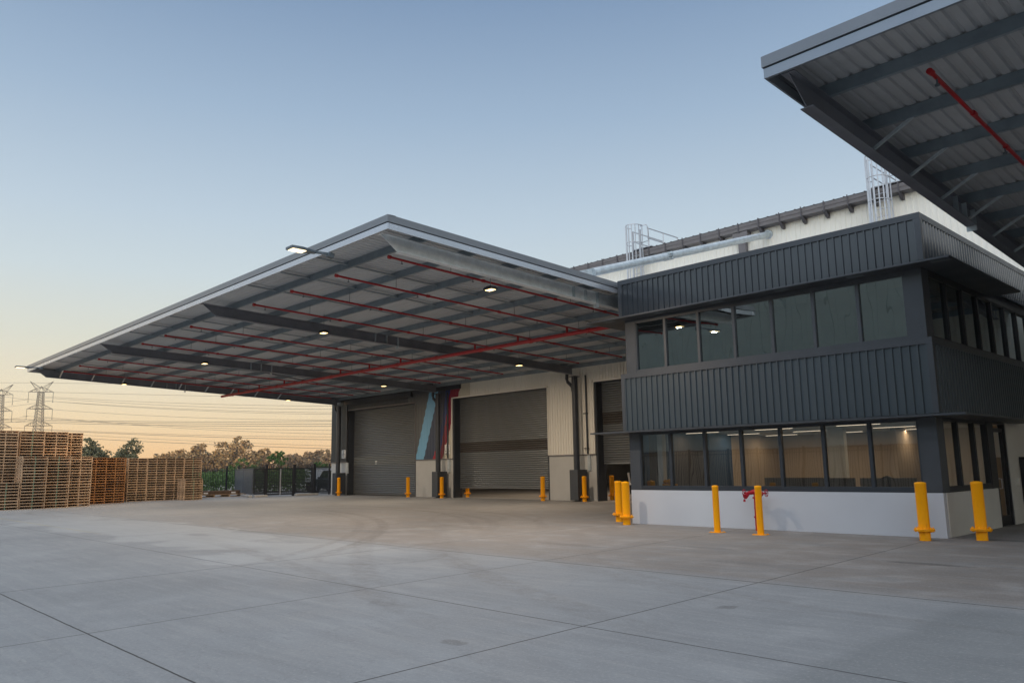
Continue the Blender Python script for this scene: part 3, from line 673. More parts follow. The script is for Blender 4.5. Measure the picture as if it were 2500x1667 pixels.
# window bands
mull = [-13.39,-12.25,-11.12,-10.0,-8.86,-7.73]
for lvl, (z0, z1, g0, g1, gm) in enumerate(((.97,2.72,1.07,2.60,'glass_low'),(4.43,6.22,4.50,5.98,'glass_up'))):
    q = MB(); q.box(OX0,-14.46,OY,OY+.16,z0+.002,z1); q.build('corner_pier', M['charcoal_flat'], of)
    q = MB(); q.box(-6.62,OX1,OY,OY+.16,z0+.002,z1); q.box(OX1-.16,OX1,OY+.16,19.42,z0+.002,z1); q.build('corner_pier', M['charcoal_flat'], of)
    q = MB(); q.box(OX0,OX0+.16,OY+.163,OYE,z0+.002,z1); q.build('left_wall', M['charcoal_flat'], of)
    fr = MB(); fr.box(-14.458,-6.622,OY+.005,OY+.13,z0+.004,g0); fr.box(-14.458,-6.622,OY+.005,OY+.13,g1,z1)
    fr.build('window_head_and_sill', M['shaded_frame' if lvl == 0 else 'charcoal_flat'], of)
    edges = [-14.46]+mull+[-6.62]
    for i in range(7):
        a, b2 = edges[i], edges[i+1]; f_ = MB(); t = .04
        f_.box(a,a+t,OY+.01,OY+.12,g0,g1); f_.box(b2-t,b2,OY+.01,OY+.12,g0,g1); f_.box(a+t,b2-t,OY+.02,OY+.11,g0,g0+.03); f_.box(a+t,b2-t,OY+.02,OY+.11,g1-.03,g1)
        wo = f_.build('window', M['shaded_frame' if lvl == 0 else 'charcoal_flat'], of)
        gl = MB(); tw = random.uniform(-.003,.003)
        gl.add([(a+t-.005,OY+.07+tw,g0+.02),(b2-t+.005,OY+.07-tw,g0+.02),(b2-t+.005,OY+.07-tw,g1-.02),(a+t-.005,OY+.07+tw,g1-.02)], [(0,1,2,3)])
        gl.build('pane', M[gm], wo)
    # side windows
    if lvl == 0: se = [19.42,20.40,21.60,22.55]
    else: se = [19.42,20.6,21.8,23.0,24.2,25.4,26.6,27.8]
    fr = MB(); fr.box(OX1-.13,OX1-.005,19.423,23.0 if lvl == 0 else 27.8,z0+.004,g0); fr.box(OX1-.13,OX1-.005,19.423,24.1 if lvl == 0 else 27.8,g1,z1); fr.build('window_head_and_sill', M['black'], of)
    for i in range(len(se)-1):
        a, b2 = se[i], se[i+1]; f_ = MB(); t = .05
        f_.box(OX1-.12,OX1-.01,a,a+t,g0,g1); f_.box(OX1-.12,OX1-.01,b2-t,b2,g0,g1); f_.box(OX1-.11,OX1-.02,a+t,b2-t,g0,g0+.03); f_.box(OX1-.11,OX1-.02,a+t,b2-t,g1-.03,g1)
        wo = f_.build('window', M['black'], of)
        gl = MB(); gl.add([(OX1-.07,a+t-.005,g0+.02),(OX1-.07,b2-t+.005,g0+.02),(OX1-.07,b2-t+.005,g1-.02),(OX1-.07,a+t-.005,g1-.02)], [(0,1,2,3)])
        gl.build('pane', M[gm], wo)
# pier between side window and door, door
q = MB(); q.box(OX1-.15,OX1+.004,22.553,23.0,.97,2.72); q.box(OX1-.14,OX1-.0,23.001,23.08,0,2.6); q.box(OX1-.14,OX1-.0,24.02,24.098,0,2.6); do = q.build('door_frame', M['black'], of)
q = MB(); q.box(OX1-.10,OX1-.04,23.083,23.17,.01,2.5); q.box(OX1-.10,OX1-.04,23.93,24.017,.01,2.5); q.box(OX1-.10,OX1-.04,23.173,23.927,.01,.25); q.box(OX1-.10,OX1-.04,23.173,23.927,2.4,2.5); dl = q.build('glass_door', M['black'], of)
q = MB(); q.add([(OX1-.07,23.17,.24),(OX1-.07,23.93,.24),(OX1-.07,23.93,2.41),(OX1-.07,23.17,2.41)], [(0,1,2,3)]); q.build('pane', M['glass_low'], dl)
q = MB(); q.tube([(OX1-.03,23.22,.95),(OX1+.03,23.22,.95),(OX1+.03,23.22,1.2),(OX1-.03,23.22,1.2)], .014, 8); q.build('handle', M['alu'], dl)
q = MB(); q.box(OX1+.023,OX1+.07,24.55,24.72,1.0,1.18); tag(q.build('access_keypad', M['warm_white']), 'small white keypad box on the wall right of the glass office door', 'keypad')
q = MB(); q.box(OX1+.03,OX1+.38,25.0,25.6,.15,1.75); q.box(OX1+.38,OX1+.40,25.03,25.57,.2,1.70); q.box(OX1+.05,OX1+.36,25.05,25.55,0,.15)
tag(q.build('dark_cabinet', M['black'], bevel=.02), 'dark cabinet standing at the right edge past the glass office door', 'cabinet')
# sunshade blades
def blade(z, name):
    s_ = MB(); t = .022; x0b, x1b, yf = -15.92, -5.46, 18.46
    s_.add([(x0b,yf,z-t),(x1b,yf,z-t),(x1b,yf,z+t),(x0b,yf,z+t),(x0b,OY-.0,z-t),(x1b,OY-.0,z-t),(x1b,OY,z+t),(x0b,OY,z+t)], [(0,1,2,3),(0,4,5,1),(3,2,6,7),(0,3,7,4),(1,5,6,2),(4,7,6,5)])
    s_.box(OX1+.02,x1b,OY+.003,24.0 if z > 5 else 25.,z-t,z+t); s_.box(x0b,OX0-.02,OY+.003,24.5,z-t,z+t)
    so_ = s_.build('sunshade_blade', M['charcoal_flat'], of)
    for x in [-15.4+i*1.9 for i in range(6)]: k = MB(); k.box(x,x+.4,yf+.14,yf+.32,z-t-.008,z-t); k.build('fixing_plate', M['galv_dark'], so_)
blade(6.095,'upper'); blade(2.665,'lower')
# interior of ground floor
i_ = MB(); i_.box(OX0+.2,OX1-.2,OY+.2,29.4,.012,.03); i_.build('interior_floor', M['int_grey'], of)
i_ = MB(); i_.box(OX0+.19,OX1-.2,OY+.14,29.4,2.705,2.76); i_.build('ceiling', M['int_white'], of)
i_ = MB(); i_.box(OX0+.19,OX1-.25,27.6,27.7,.03,2.70); i_.box(-9.6,-9.45,25.2,27.6,.03,2.7); i_.build('partition_wall', M['int_beige'], of)
i_ = MB(); i_.box(OX0+.19,OX0+.22,OY+.2,24.3,.03,2.70); i_.build('dark_side_wall', M['int_dark'], of)
for ya, yb in ((19.25,19.6),(20.1,20.9),(22.9,24.3)): i_ = MB(); i_.box(OX0+.221,OX0+.25,ya,yb,.03,2.69); i_.build('navy_wall_panel', M['int_navy'], of)
i_ = MB(); i_.box(OX0+.19,OX0+.22,24.301,27.6,.03,2.70); i_.build('beige_side_wall', M['int_beige'], of)
i_ = MB(); i_.box(-9.9,-9.1,27.53,27.59,.03,2.3); i_.build('navy_wall_panel', M['int_navy'], of)
i_ = MB(); i_.box(-14.2,-14.02,19.5,19.68,.03,2.7); i_.box(-10.6,-10.1,23.,23.2,.03,2.7); i_.build('interior_column', M['warm_white'], of)
u_ = MB(); u_.box(OX0+.2,OX1-.2,20.6,20.7,4.42,6.04); u_.box(OX1-1.5,OX1-1.4,20.7,28,4.42,6.04); u_.build('upper_partition', M['int_grey'], of)
n = 0
rows = {0:'front row nearest the window',1:'middle row',2:'rear row'}; cols = {0:'left',1:'centre',2:'right'}
for ri, (yy, x0s) in enumerate(((21.35,(-14.4,-12.0,-9.55)),(23.8,(-14.4,-12.05,-9.55)),(26.0,(-14.2,-11.95,-9.6)))):
    for ci, xx in enumerate(x0s):
        q = MB(); q.box(xx,xx+1.18,yy-.035,yy+.035,2.665,2.70); e_ = tag(q.build('strip_light', M['white_paint']), 'lit linear ceiling light inside the office, %s, %s' % (rows[ri], cols[ci]), 'ceiling light', 'strip lights in the office ceiling')
        q = MB(); q.box(xx+.01,xx+1.17,yy-.03,yy+.03,2.656,2.664); q.build('diffuser', M['strip_lens'], e_)
        ld = bpy.data.lights.new('lamp', 'AREA'); ld.shape = 'RECTANGLE'; ld.size = 1.1; ld.size_y = .06; ld.energy = 10; ld.color = (1,.78,.54)
        lo2 = bpy.data.objects.new('lamp', ld); COL.objects.link(lo2); lo2.parent = e_; lo2.location = (0,0,-.03)
# desks, screens, chairs
for x0_, x1_, yy, lab in ((-9.7,-8.75,20.4,'taupe desk divider screen behind the fifth window'),(-11.6,-9.9,21.0,'long taupe desk divider screen behind the middle windows'),(-8.5,-7.85,20.1,'taupe desk divider screen left of the sixth mullion'),(-7.75,-7.15,20.1,'taupe desk divider screen at the right hand window')):
    q = MB(); q.box(x0_,x1_,yy,yy+.03,.7,1.28); q.box(x0_,x1_,yy-.7,yy-.01,.72,.75); q.box(x0_+.03,x0_+.07,yy-.65,yy-.05,.03,.72); q.box(x1_-.07,x1_-.03,yy-.65,yy-.05,.03,.72)
    tag(q.build('office_desk', M['screen_taupe'], bevel=.006), lab, 'desk', 'desks inside the office')
def chair(x, y, lab):
    e_ = empty('office_chair', (x,y,.03), lab, 'chair', 'black office chairs')
    q = MB(); q.prism([(x-.20,.80),(x+.20,.80),(x+.23,1.0),(x+.19,1.22),(x,1.30),(x-.19,1.22),(x-.23,1.0)], 'y', y+.2, y+.26); q.build('backrest', M['black'], e_, bevel=.02)
    q = MB(); q.box(x-.25,x+.25,y-.25,y+.2,.48,.56); q.build('seat', M['black'], e_, bevel=.03)
    q = MB(); q.tube([(x,y,.08),(x,y,.48)], .03, 8); q.bar((x,y+.22,.5),(x,y+.27,1.0),.06,.02)
    for k in range(5): q.bar((x,y,.1),(x+.3*cos(k*1.257),y+.3*sin(k*1.257),.07),.05,.03)
    q.build('base', M['black'], e_)
chair(-10.6,23.0,'black office chair behind the desk screen in the fifth window'); chair(-8.9,22.6,'black office chair close behind the sixth mullion')
q = MB(); q.box(-14.0,-13.6,19.4,19.6,1.02,1.14); q.lathe([(0,.0),(.07,.02),(.09,.07),(.07,.12),(0,.14)], (-13.78,19.45,1.14), 12); q.lathe([(0,.0),(.06,.02),(.08,.06),(.06,.1),(0,.12)], (-13.95,19.5,1.14), 12)
tag(q.build('desk_clutter', M['yellow_dull']), 'yellow items on the sill behind the leftmost office window', 'items')
q = MB(); q.box(OX0+.3,-13.0,19.2,19.75,.98,1.02); q.box(OX0+.35,OX0+.4,19.25,19.7,.03,.98); q.box(-13.1,-13.05,19.25,19.7,.03,.98); tag(q.build('side_bench', M['screen_taupe']), 'bench top carrying yellow items behind the leftmost window', 'bench')
q = MB(); q.box(-6.95,-6.75,19.9,20.3,.03,1.35); tag(q.build('filing_cabinet', M['yellow_dull'], bevel=.01), 'orange toned cabinet behind the side window of the office', 'cabinet')

# ================================================================== BOLLARDS
def bollard(x, y, label, group, hi=1.22):
    e_ = empty('bollard', (x,y,0), label, 'bollard', group)
    s_ = MB(); s_.lathe([(.116,.245),(.116,hi-.045),(.119,hi-.04),(.119,hi-.012),(.105,hi-.002),(.05,hi+.012),(0,hi+.015)], (x,y,0), 28); s_.build('post', M['yellow'], e_)
    s_ = MB(); s_.lathe([(.112,0),(.112,.20)], (x,y,0), 28); s_.build('stub', M['yellow'], e_)
    f_ = MB(); f_.lathe([(.112,.20),(.205,.20),(.208,.204),(.208,.216),(.205,.22),(.115,.22)], (x,y,0), 28); f_.lathe([(.112,.226),(.205,.226),(.208,.23),(.208,.242),(.205,.246),(.112,.246)], (x,y,0), 28)
    b_ = f_
    for k in range(8): a = k*pi/4+.2; b_.lathe([(0,.178),(.018,.178),(.018,.2)], (x+.168*cos(a),y+.168*sin(a),0), 6); b_.lathe([(.018,.246),(.018,.264),(.010,.268),(.010,.285),(0,.285)], (x+.168*cos(a),y+.168*sin(a),0), 6)
    f_.build('flange', M['yellow'], e_)
    return e_
G1 = 'flanged yellow bollards around the office'; G2 = 'flanged yellow bollards along the roller doors'
B0 = bollard(-14.61,18.43,'front one of the paired flanged bollards at the left office corner', G1)
def cb(x, y, label, group, src=B0):
    c_ = copy_tree(src); c_.location = (x,y,0); c_['label'] = label; c_['group'] = group; c_.rotation_euler = (0,0,random.uniform(0,1)); return c_
cb(-15.59,19.32,'rear one of the paired flanged bollards at the left office corner', G1)
cb(-6.43,18.24,'large flanged bollard just before the right front corner of the office base', G1)
cb(-5.54,18.94,'rightmost flanged bollard, beside the side base of the office', G1)
cb(-48.38,29.41,'leftmost flanged bollard, before the end column', G2)
cb(-40.67,29.67,'flanged bollard at the right edge of the closed roller door', G2)
cb(-37.21,29.60,'flanged bollard before the column with the blue and maroon mural', G2)
cb(-36.75,31.20,'flanged bollard inside, its foot showing under the middle shutter at left', G2)
cb(-28.76,29.5,'flanged bollard before the right end of the middle roller door', G2)
cb(-26.08,29.68,'flanged bollard before the dark column on the cream wall', G2)
cb(-26.0,31.7,'flanged bollard standing inside the half-open right roller door', G2)
def slim(x, y, label):
    e_ = empty('slim_bollard', (x,y,0), label, 'bollard', 'slim base-plate bollards before the office')
    s_ = MB(); s_.lathe([(.08,.012),(.08,1.10),(.083,1.105),(.083,1.135),(.07,1.15),(.03,1.158),(0,1.16)], (x,y,0), 24); s_.build('post', M['yellow'], e_)
    p_ = MB(); p_.box(x-.15,x+.15,y-.15,y+.15,0,.012); b_ = p_
    for sx in (-1,1):
        for sy in (-1,1): b_.lathe([(.016,.012),(.016,.028),(0,.03)], (x+.115*sx,y+.115*sy,0), 6)
    p_.build('base_plate', M['yellow'], e_)
    return e_
s0 = slim(-11.09,17.59,'left slim bollard with a square base plate, before the office base')
s1 = copy_tree(s0); s1.location = (-9.89,17.56,0); s1['label'] = 'right slim bollard with a square base plate, standing before the red hydrant'

# ================================================================== HYDRANT
hx, hy = -10.56, 18.60
hy_ = empty('fire_hydrant', (hx,hy,0), 'red standpipe hydrant with two handwheels behind the slim bollard', 'hydrant')
p_ = MB(); p_.tube([(hx,hy,0),(hx,hy,.92)], .045, 14); p_.tube([(hx,hy,.32),(hx,hy,.36)], .07, 14); p_.tube([(hx,hy,.80),(hx,hy,.84)], .075, 14); p_.tube([(hx,hy,.56),(hx,hy,.575)], .056, 14); p_.build('standpipe', M['red_paint'], hy_)
p_ = MB(); p_.tube([(hx-.2,hy,.94),(hx-.12,hy,.945),(hx-.07,hy,.96),(hx,hy,.965),(hx+.07,hy,.96),(hx+.12,hy,.945),(hx+.2,hy,.94)], [.04,.055,.06,.075,.06,.055,.04], 14); p_.build('tee_head', M['red_paint'], hy_)
for s in (-1,1):
    v_ = MB(); v_.tube([(hx+s*.17,hy,.94),(hx+s*.30,hy,.94)], .022, 10)
    v_.tube([(hx+s*.19,hy,.93),(hx+s*.19,hy-.10,.88),(hx+s*.19,hy-.17,.85)], [.05,.055,.065], 12)
    vo = v_.build('valve', M['red_paint'], hy_)
    w_ = MB(); cx = hx+s*.31; ring = [(cx,hy+.085*cos(k*pi/8),.94+.085*sin(k*pi/8)) for k in range(16)]; w_.tube(ring, .011, 6, closed=True)
    for k in range(5): w_.tube([(cx,hy,.94),(cx,hy+.085*cos(k*1.257),.94+.085*sin(k*1.257))], .007, 5)
    w_.build('handwheel', M['red_paint'], vo)
    if s < 0:
        t_ = MB(); t_.box(cx+.03,cx+.09,hy-.12,hy-.11,.72,.78); t_.tube([(cx+.06,hy-.115,.78),(cx+.08,hy-.13,.86)], .004, 5); t_.build('tag', M['red_paint'], vo)
b_ = MB()
for z in (.3,.6): b_.box(hx-.035,hx+.035,hy+.03,hy+.10,z-.02,z+.02)
b_.build('wall_bracket', M['red_paint'], hy_)

# ================================================================== PALLETS
PW, PH = 1.165, .149
def pallet_mesh(name, m0, green):
    p_ = MB(); h = PW/2
    for i in range(7): a = -h+i*(PW-.14)/6; p_.box(a,a+.14,-h,h,PH-.027,PH-.001)          # top boards run along Y
    for i in range(5): a = -h+i*(PW-.15)/4; p_.box(a,a+.15,-h,h,.001,.027)
    for yy in (-h,-.02,h-.04):                                                            # notched stringers along X
        gi = 1 if (green and yy == -.02) else 0
        p_.box(-h+.003,h-.003,yy+.001,yy+.041,.085,PH-.028)
        for a, b2 in ((-h+.003,-h+.16),(-.14,.14),(h-.16,h-.003)): p_.box(a,b2,yy+.001,yy+.041,.028,.0845)
        if gi: p_.box(h-.003,h+.001,yy-.004,yy+.046,.028,PH-.028,1)
    me_o = p_.build(name, [m0, M['green_end']], origin=(0,0,0)); me = me_o.data; bpy.data.objects.remove(me_o); return me
pm = {('p',0): pallet_mesh('pallet', M['pine'], False), ('p',1): pallet_mesh('pallet', M['pine'], True), ('o',0): pallet_mesh('pallet', M['pine_orange'], False)}
def ordn(n): return {1:'1st',2:'2nd',3:'3rd',21:'21st',22:'22nd',23:'23rd'}.get(n, '%dth' % n)
def stack(xf, y0, n, desc, kind='p', green=0, start=0, lean=0):
    ox = random.uniform(-.01,.01)
    for k in range(n):
        o = bpy.data.objects.new('pallet', pm[(kind, green)]); COL.objects.link(o)
        o.location = (xf-PW/2+random.uniform(-.012,.012)+ox, y0+PW/2+random.uniform(-.008,.008), (k+start)*PH)
        o.rotation_euler = (0,0,random.uniform(-.006,.006))
        if (k+start) % 9 == 0 and k: ox = random.uniform(-.02,.02)
        tone = 'orange-brown' if kind == 'o' else 'pale'
        tag(o, '%s pallet, %s from the ground in the %s' % (tone, ordn(k+start+1), desc), 'pallet', 'stacked timber pallets')
stack(-46.62, 8.66, 9, 'low left-edge stack', green=1)
stack(-47.85, 8.70, 27, 'tall left-edge stack')
stack(-46.70, 9.87, 18, 'first front stack', green=1)
stack(-47.15, 11.07, 18, 'second front stack', green=1)
stack(-47.75, 12.30, 18, 'third front stack')
stack(-48.10, 9.98, 27, 'second tall rear stack', green=1)
stack(-48.40, 11.18, 27, 'third tall rear stack')
stack(-49.25, 12.15, 27, 'last tall rear stack')
stack(-50.75, 13.95, 18, 'first brown stack', kind='o')
stack(-51.10, 15.13, 18, 'second brown stack', kind='o')
for i, y in enumerate((17.0,18.17,19.34,20.50)): stack(-52.9-.01*i, y, 18, '%s stack of the even right-hand four' % ('first','second','third','fourth')[i], green=(1 if i == 3 else 0))
stack(-51.25, 19.93, 9, 'short rightmost stack', green=1)
# the rest of the pallet rows behind, past the three hundred that show largest
q = MB(); pme = pm[('p',0)]; pv_ = [tuple(v.co) for v in pme.vertices]; pf_ = [tuple(p.vertices) for p in pme.polygons]
for xf, y0, n_, z0 in [(-49.4,8.7,27,0),(-50.6,8.75,27,0),(-49.6,10.1,27,0),(-50.8,10.2,27,0),(-49.8,11.32,27,0),(-51.0,11.4,27,0),(-50.45,12.4,27,0),(-51.7,12.45,27,0),(-52.0,14.0,18,0),(-53.2,14.1,18,0),(-52.3,15.2,18,0),(-53.6,15.2,18,0)]+[(-54.15-1.2*r_,17.02+1.17*i+.08*r_,18,0) for i in range(4) for r_ in range(3)]+[(-54.8,15.9,18,0),(-52.4,19.95,9,0)][:1]:
    for k in range(n_): q.add([(v[0]+xf-PW/2+random.uniform(-.01,.01), v[1]+y0+PW/2, v[2]+k*PH) for v in pv_], pf_)
tag(q.build('pallets', M['pine']), 'deeper rows of timber pallets filling the space behind the front stacks', 'pallets', 'stacked timber pallets', kind='stuff')
# timber packs on pallets
t_ = MB()
for i in range(4): t_.box(-56.75+i*.36,-56.42+i*.36,22.3,26.15,.15,.18); 
for y in (22.5,23.6,24.7,25.9): t_.box(-56.75,-55.35,y,y+.09,.02,.148)
for i in range(4): t_.box(-56.75+i*.36,-56.42+i*.36,22.3,26.15,.0,.02)
to = tag(t_.build('timber_pallet', M['pine']), 'long low timber skid lying beside the short pallet stack, before the fence', 'pallet')
t_ = MB()
for i in range(9):
    for k in range(3): a = -56.7+i*.14; q = random.uniform(-.1,.1); t_.box(a,a+.125,22.5+q,25.6+q,.183+k*.085,.183+k*.085+.078)
tp = tag(t_.build('timber_pack', M['timber_dark']), 'pack of dark brown planks lying on the long timber skid', 'timber')
t_ = MB()
for y in (22.9,24.9): t_.box(-55.44,-55.43,y,y+.32,.24,.34)
t_.build('white_label', M['paper_white'], tp)

# ================================================================== FENCES AND ENCLOSURE
def palisade(A, B, h, label, group, step=.115, posts=2.6, phase=0.):
    A, B = Vector((A[0],A[1],0)), Vector((B[0],B[1],0)); d = (B-A); Ln = d.length; d.normalize()
    e_ = empty('palisade_fence', A, label, 'fence', group)
    r_ = MB()
    for z in (.22,h-.22): r_.bar(A+Vector((0,0,z)), B+Vector((0,0,z)), .04, .04)
    r_.build('rail', M['fence_black'], e_)
    p_ = MB(); s = step/2
    while s < Ln:
        q = A+d*s; p_.bar(q+Vector((0,0,.08)), q+Vector((0,0,h)), .03, .03); s += step
    o = p_.build('pickets', M['fence_black'], e_); o['kind'] = 'stuff'
    s = phase
    while s <= Ln+.01:
        q = A+d*s; b_ = MB(); b_.box(q.x-.045,q.x+.045,q.y-.045,q.y+.045,0,h+.12); b_.box(q.x-.055,q.x+.055,q.y-.055,q.y+.055,h+.12,h+.14); b_.build('post', M['fence_black'], e_); s += posts
palisade((-61.2,19.),(-60.5,27.5), 2.08, 'black steel palisade fence left of the slatted enclosure, before green shrubs', None, step=.13)
def run(pts, h, label, step=.13):
    e_ = empty('palisade_fence', (pts[0][0],pts[0][1],0), label, 'fence')
    for A, B in zip(pts[:-1], pts[1:]):
        A, B = Vector((A[0],A[1],0)), Vector((B[0],B[1],0)); d = B-A; Ln = d.length; d.normalize(); r_ = MB()
        for z in (.22,h-.22): r_.bar(A+Vector((0,0,z)), B+Vector((0,0,z)), .04, .04)
        r_.build('rail', M['fence_black'], e_); p_ = MB(); s = step/2
        while s < Ln: q = A+d*s; p_.bar(q+Vector((0,0,.08)), q+Vector((0,0,h)), .03, .03); s += step
        p_.build('pickets', M['fence_black'], e_)['kind'] = 'stuff'
    for A in pts: b_ = MB(); b_.box(A[0]-.06,A[0]+.06,A[1]-.06,A[1]+.06,0,h+.10); b_.build('post', M['fence_black'], e_)
run([(-60.5,27.7),(-56.3,28.0),(-55.6,29.95),(-53.5,30.45)], 2.14, 'black steel palisade fence rising behind the slatted enclosure gates')
palisade((-54.8,30.95),(-51.25,30.9), 2.08, 'black steel palisade fence between the enclosure and the warehouse corner', None)
en = empty('bin_enclosure', (-52,27.2,0), 'black slatted enclosure with double gates beside the warehouse corner', 'enclosure')
def slats(A, B, z0, z1, name, m, parent, gap=.10, hgt=.062, frame=True):
    A, B = Vector((A[0],A[1],0)), Vector((B[0],B[1],0)); s_ = MB(); z = z0+.06
    while z < z1-.04: s_.bar(A+Vector((0,0,z)), B+Vector((0,0,z)), .02, hgt); z += gap
    if frame:
        for P_ in (A,B): s_.bar(P_+Vector((0,0,z0)), P_+Vector((0,0,z1)), .05, .05)
        s_.bar(A+Vector((0,0,z0)), B+Vector((0,0,z0)), .05, .05); s_.bar(A+Vector((0,0,z1)), B+Vector((0,0,z1)), .05, .05)
    return s_.build(name, m, parent)
zl, zh = .20, 1.93
slats((-60.4,27.4),(-56.35,26.2), zl, zh, 'slat_panel', M['louvre_grey'], en, .075, .068); slats((-56.3,26.18),(-52.1,24.9), zl, zh, 'slat_panel', M['louvre_grey'], en, .075, .068)
slats((-52,24.95),(-52,25.72), zl, zh, 'slat_panel', M['fence_black'], en); slats((-52,27.95),(-52,29.5), zl, zh, 'slat_panel', M['fence_black'], en)
g1_ = slats((-52,25.88),(-52,26.84), .12, zh, 'gate', M['fence_black'], en); g2_ = slats((-52,26.90),(-52,27.84), .12, zh, 'gate', M['fence_black'], en)
q = MB(); q.box(-51.96,-51.93,26.83,26.91,.1,1.9); q.build('gate_strip', M['alu'], g1_)
for y, hh in ((25.80,2.2),(27.9,2.2),(29.5,2.25)): q = MB(); q.box(-52.08,-51.92,y-.06,y+.06,0,hh); q.build('post', M['fence_black'], en)
q = MB(); q.bar((-57.5,26.3,.07),(-51.8,24.62,.07),.25,.14); tag(q.build('kerb', M['concrete_kerb'], bevel=.02), 'pale concrete kerb below the grey slatted side panels', 'kerb')
q = MB(); q.box(-51.85,-51.6,27.95,29.7,0,.14); tag(q.build('kerb', M['concrete_kerb'], bevel=.02), 'pale concrete kerb below the right slatted panel of the enclosure', 'kerb')
q = MB(); q.box(-51.85,-51.6,24.87,25.8,0,.14); tag(q.build('kerb', M['concrete_kerb'], bevel=.02), 'short concrete kerb below the slatted panel left of the gates', 'kerb')

# ================================================================== PARKED VEHICLE BEHIND FENCE
cx0, cy0 = -57.2, 32.1
ca = empty('parked_car', (cx0+2.3,cy0+.9,0), 'black four-wheel drive parked behind the palisade fence by the warehouse corner', 'car')
def yprism(poly, a, b, name, m, par, bev=.05):
    q = MB(); q.prism([(cx0+u, v) for u, v in poly], 'y', cy0+a, cy0+b); return q.build(name, m, par, bevel=bev)
body = yprism([(.05,.42),(0.,.62),(.04,.92),(.25,1.05),(1.15,1.12),(4.6,1.12),(4.7,.9),(4.68,.45),(4.25,.38),(.4,.36)], 0, 1.8, 'body', M['car_paint'], ca)
yprism([(1.15,1.118),(1.75,1.68),(2.0,1.76),(4.3,1.78),(4.6,1.70),(4.66,1.118)], .10, 1.70, 'cabin', M['car_paint'], ca)
q = MB(); q.add([(cx0+1.22,cy0+.18,1.17),(cx0+1.22,cy0+1.62,1.17),(cx0+1.72,cy0+1.55,1.65),(cx0+1.72,cy0+.25,1.65)], [(0,1,2,3)])
for v in q.v: pass
q.v = [(v[0]-.02,v[1],v[2]+.02) for v in q.v]; q.build('windscreen', M['glass_up'], ca)
for a, b2, c2, d2 in ((1.5,2.55,1.95,2.55),(2.65,3.6,2.65,3.6)):
    q = MB(); q.add([(cx0+a,cy0+.093,1.17),(cx0+b2,cy0+.093,1.17),(cx0+d2,cy0+.093,1.66),(cx0+c2,cy0+.093,1.66)], [(0,1,2,3)]); q.build('side_window', M['glass_up'], ca)
for wx in (.95,3.75):
    for wy in (.0,1.62):
        q = MB(); q.tube([(cx0+wx,cy0+wy-.02,.37),(cx0+wx,cy0+wy+.2,.37)], .37, 24); wo = q.build('wheel', M['rubber'], ca)
        q = MB(); q.tube([(cx0+wx,cy0+wy-.03,.37),(cx0+wx,cy0+wy-.021,.37)], .22, 18); q.build('rim', M['alu'], wo)
for wy in (.22,1.58):
    q = MB(); q.box(cx0-.01,cx0+.10,cy0+wy-.16,cy0+wy+.16,.74,.90); q.build('headlight', M['white_paint'], ca, bevel=.02)
q = MB(); q.box(cx0-.03,cx0+.05,cy0+.1,cy0+1.7,.42,.56); q.build('bumper', M['alu'], ca, bevel=.02)
q = MB(); q.box(cx0+1.5,cx0+1.62,cy0-.18,cy0-.02,1.12,1.26); q.build('wing_mirror', M['car_paint'], ca, bevel=.02)
# white box truck body further back
tk = empty('white_box_truck', (-62.3,36,0), 'white box-bodied truck parked behind the black four-wheel drive', 'truck')
q = MB(); q.box(-63.6,-60.6,35.2,37.4,.75,1.95); q.build('cargo_box', M['white_paint'], tk, bevel=.03)
q = MB(); q.box(-63.6,-58.9,35.35,37.25,.5,.74); q.build('chassis', M['black'], tk)
q = MB(); q.prism([(-60.5,.5),(-60.5,1.95),(-59.4,1.9),(-58.9,1.2),(-58.8,.5)], 'y', 35.3, 37.3); q.build('cab', M['white_paint'], tk, bevel=.05)
for wx in (-63.,-59.6):
    for wy in (35.2,37.2): q = MB(); q.tube([(wx,wy,.38),(wx,wy+.22,.38)], .38, 20); q.build('wheel', M['rubber'], tk)

# ================================================================== THINGS INSIDE THE OPEN DOOR
ft = empty('forklift', (-24.6,33.4,0), 'yellow forklift standing in shade under the half-open right roller door', 'forklift')
q = MB(); q.prism([(32.6,.35),(32.5,.95),(32.9,1.12),(34.1,1.15),(34.5,.95),(34.5,.30),(32.8,.25)], 'x', -25.3, -24.1); q.build('body', M['yellow_dull'], ft, bevel=.05)
q = MB()
for a, b2 in ((-25.2,32.75),(-24.2,32.75),(-25.2,34.2),(-24.2,34.2)): q.box(a-.03,a+.03,b2-.03,b2+.03,1.0,2.1)
q.box(-25.25,-24.15,32.7,34.25,2.1,2.15); q.build('overhead_guard', M['black'], ft)
q = MB(); q.box(-24.95,-24.45,33.3,33.8,1.1,1.25); q.box(-24.95,-24.45,33.75,33.9,1.2,1.65); q.build('seat', M['black'], ft, bevel=.04)
q = MB()
for a in (-25.1,-24.3): q.box(a-.06,a+.06,32.2,32.35,.05,2.4)
q.box(-25.2,-24.2,32.15,32.2,.3,.9); q.build('mast', M['black'], ft)
q = MB(); q.bar((-25.35,32.25,1.35),(-25.15,32.15,.75),.10,.04,(0,1,0)); q.build('white_panel', M['paper_white'], ft)
for a in (-25.3,-24.3):
    for b2 in (32.75,34.1): q = MB(); q.tube([(a-.08,b2,.28),(a+.12,b2,.28)], .28, 18); q.build('wheel', M['rubber'], ft)
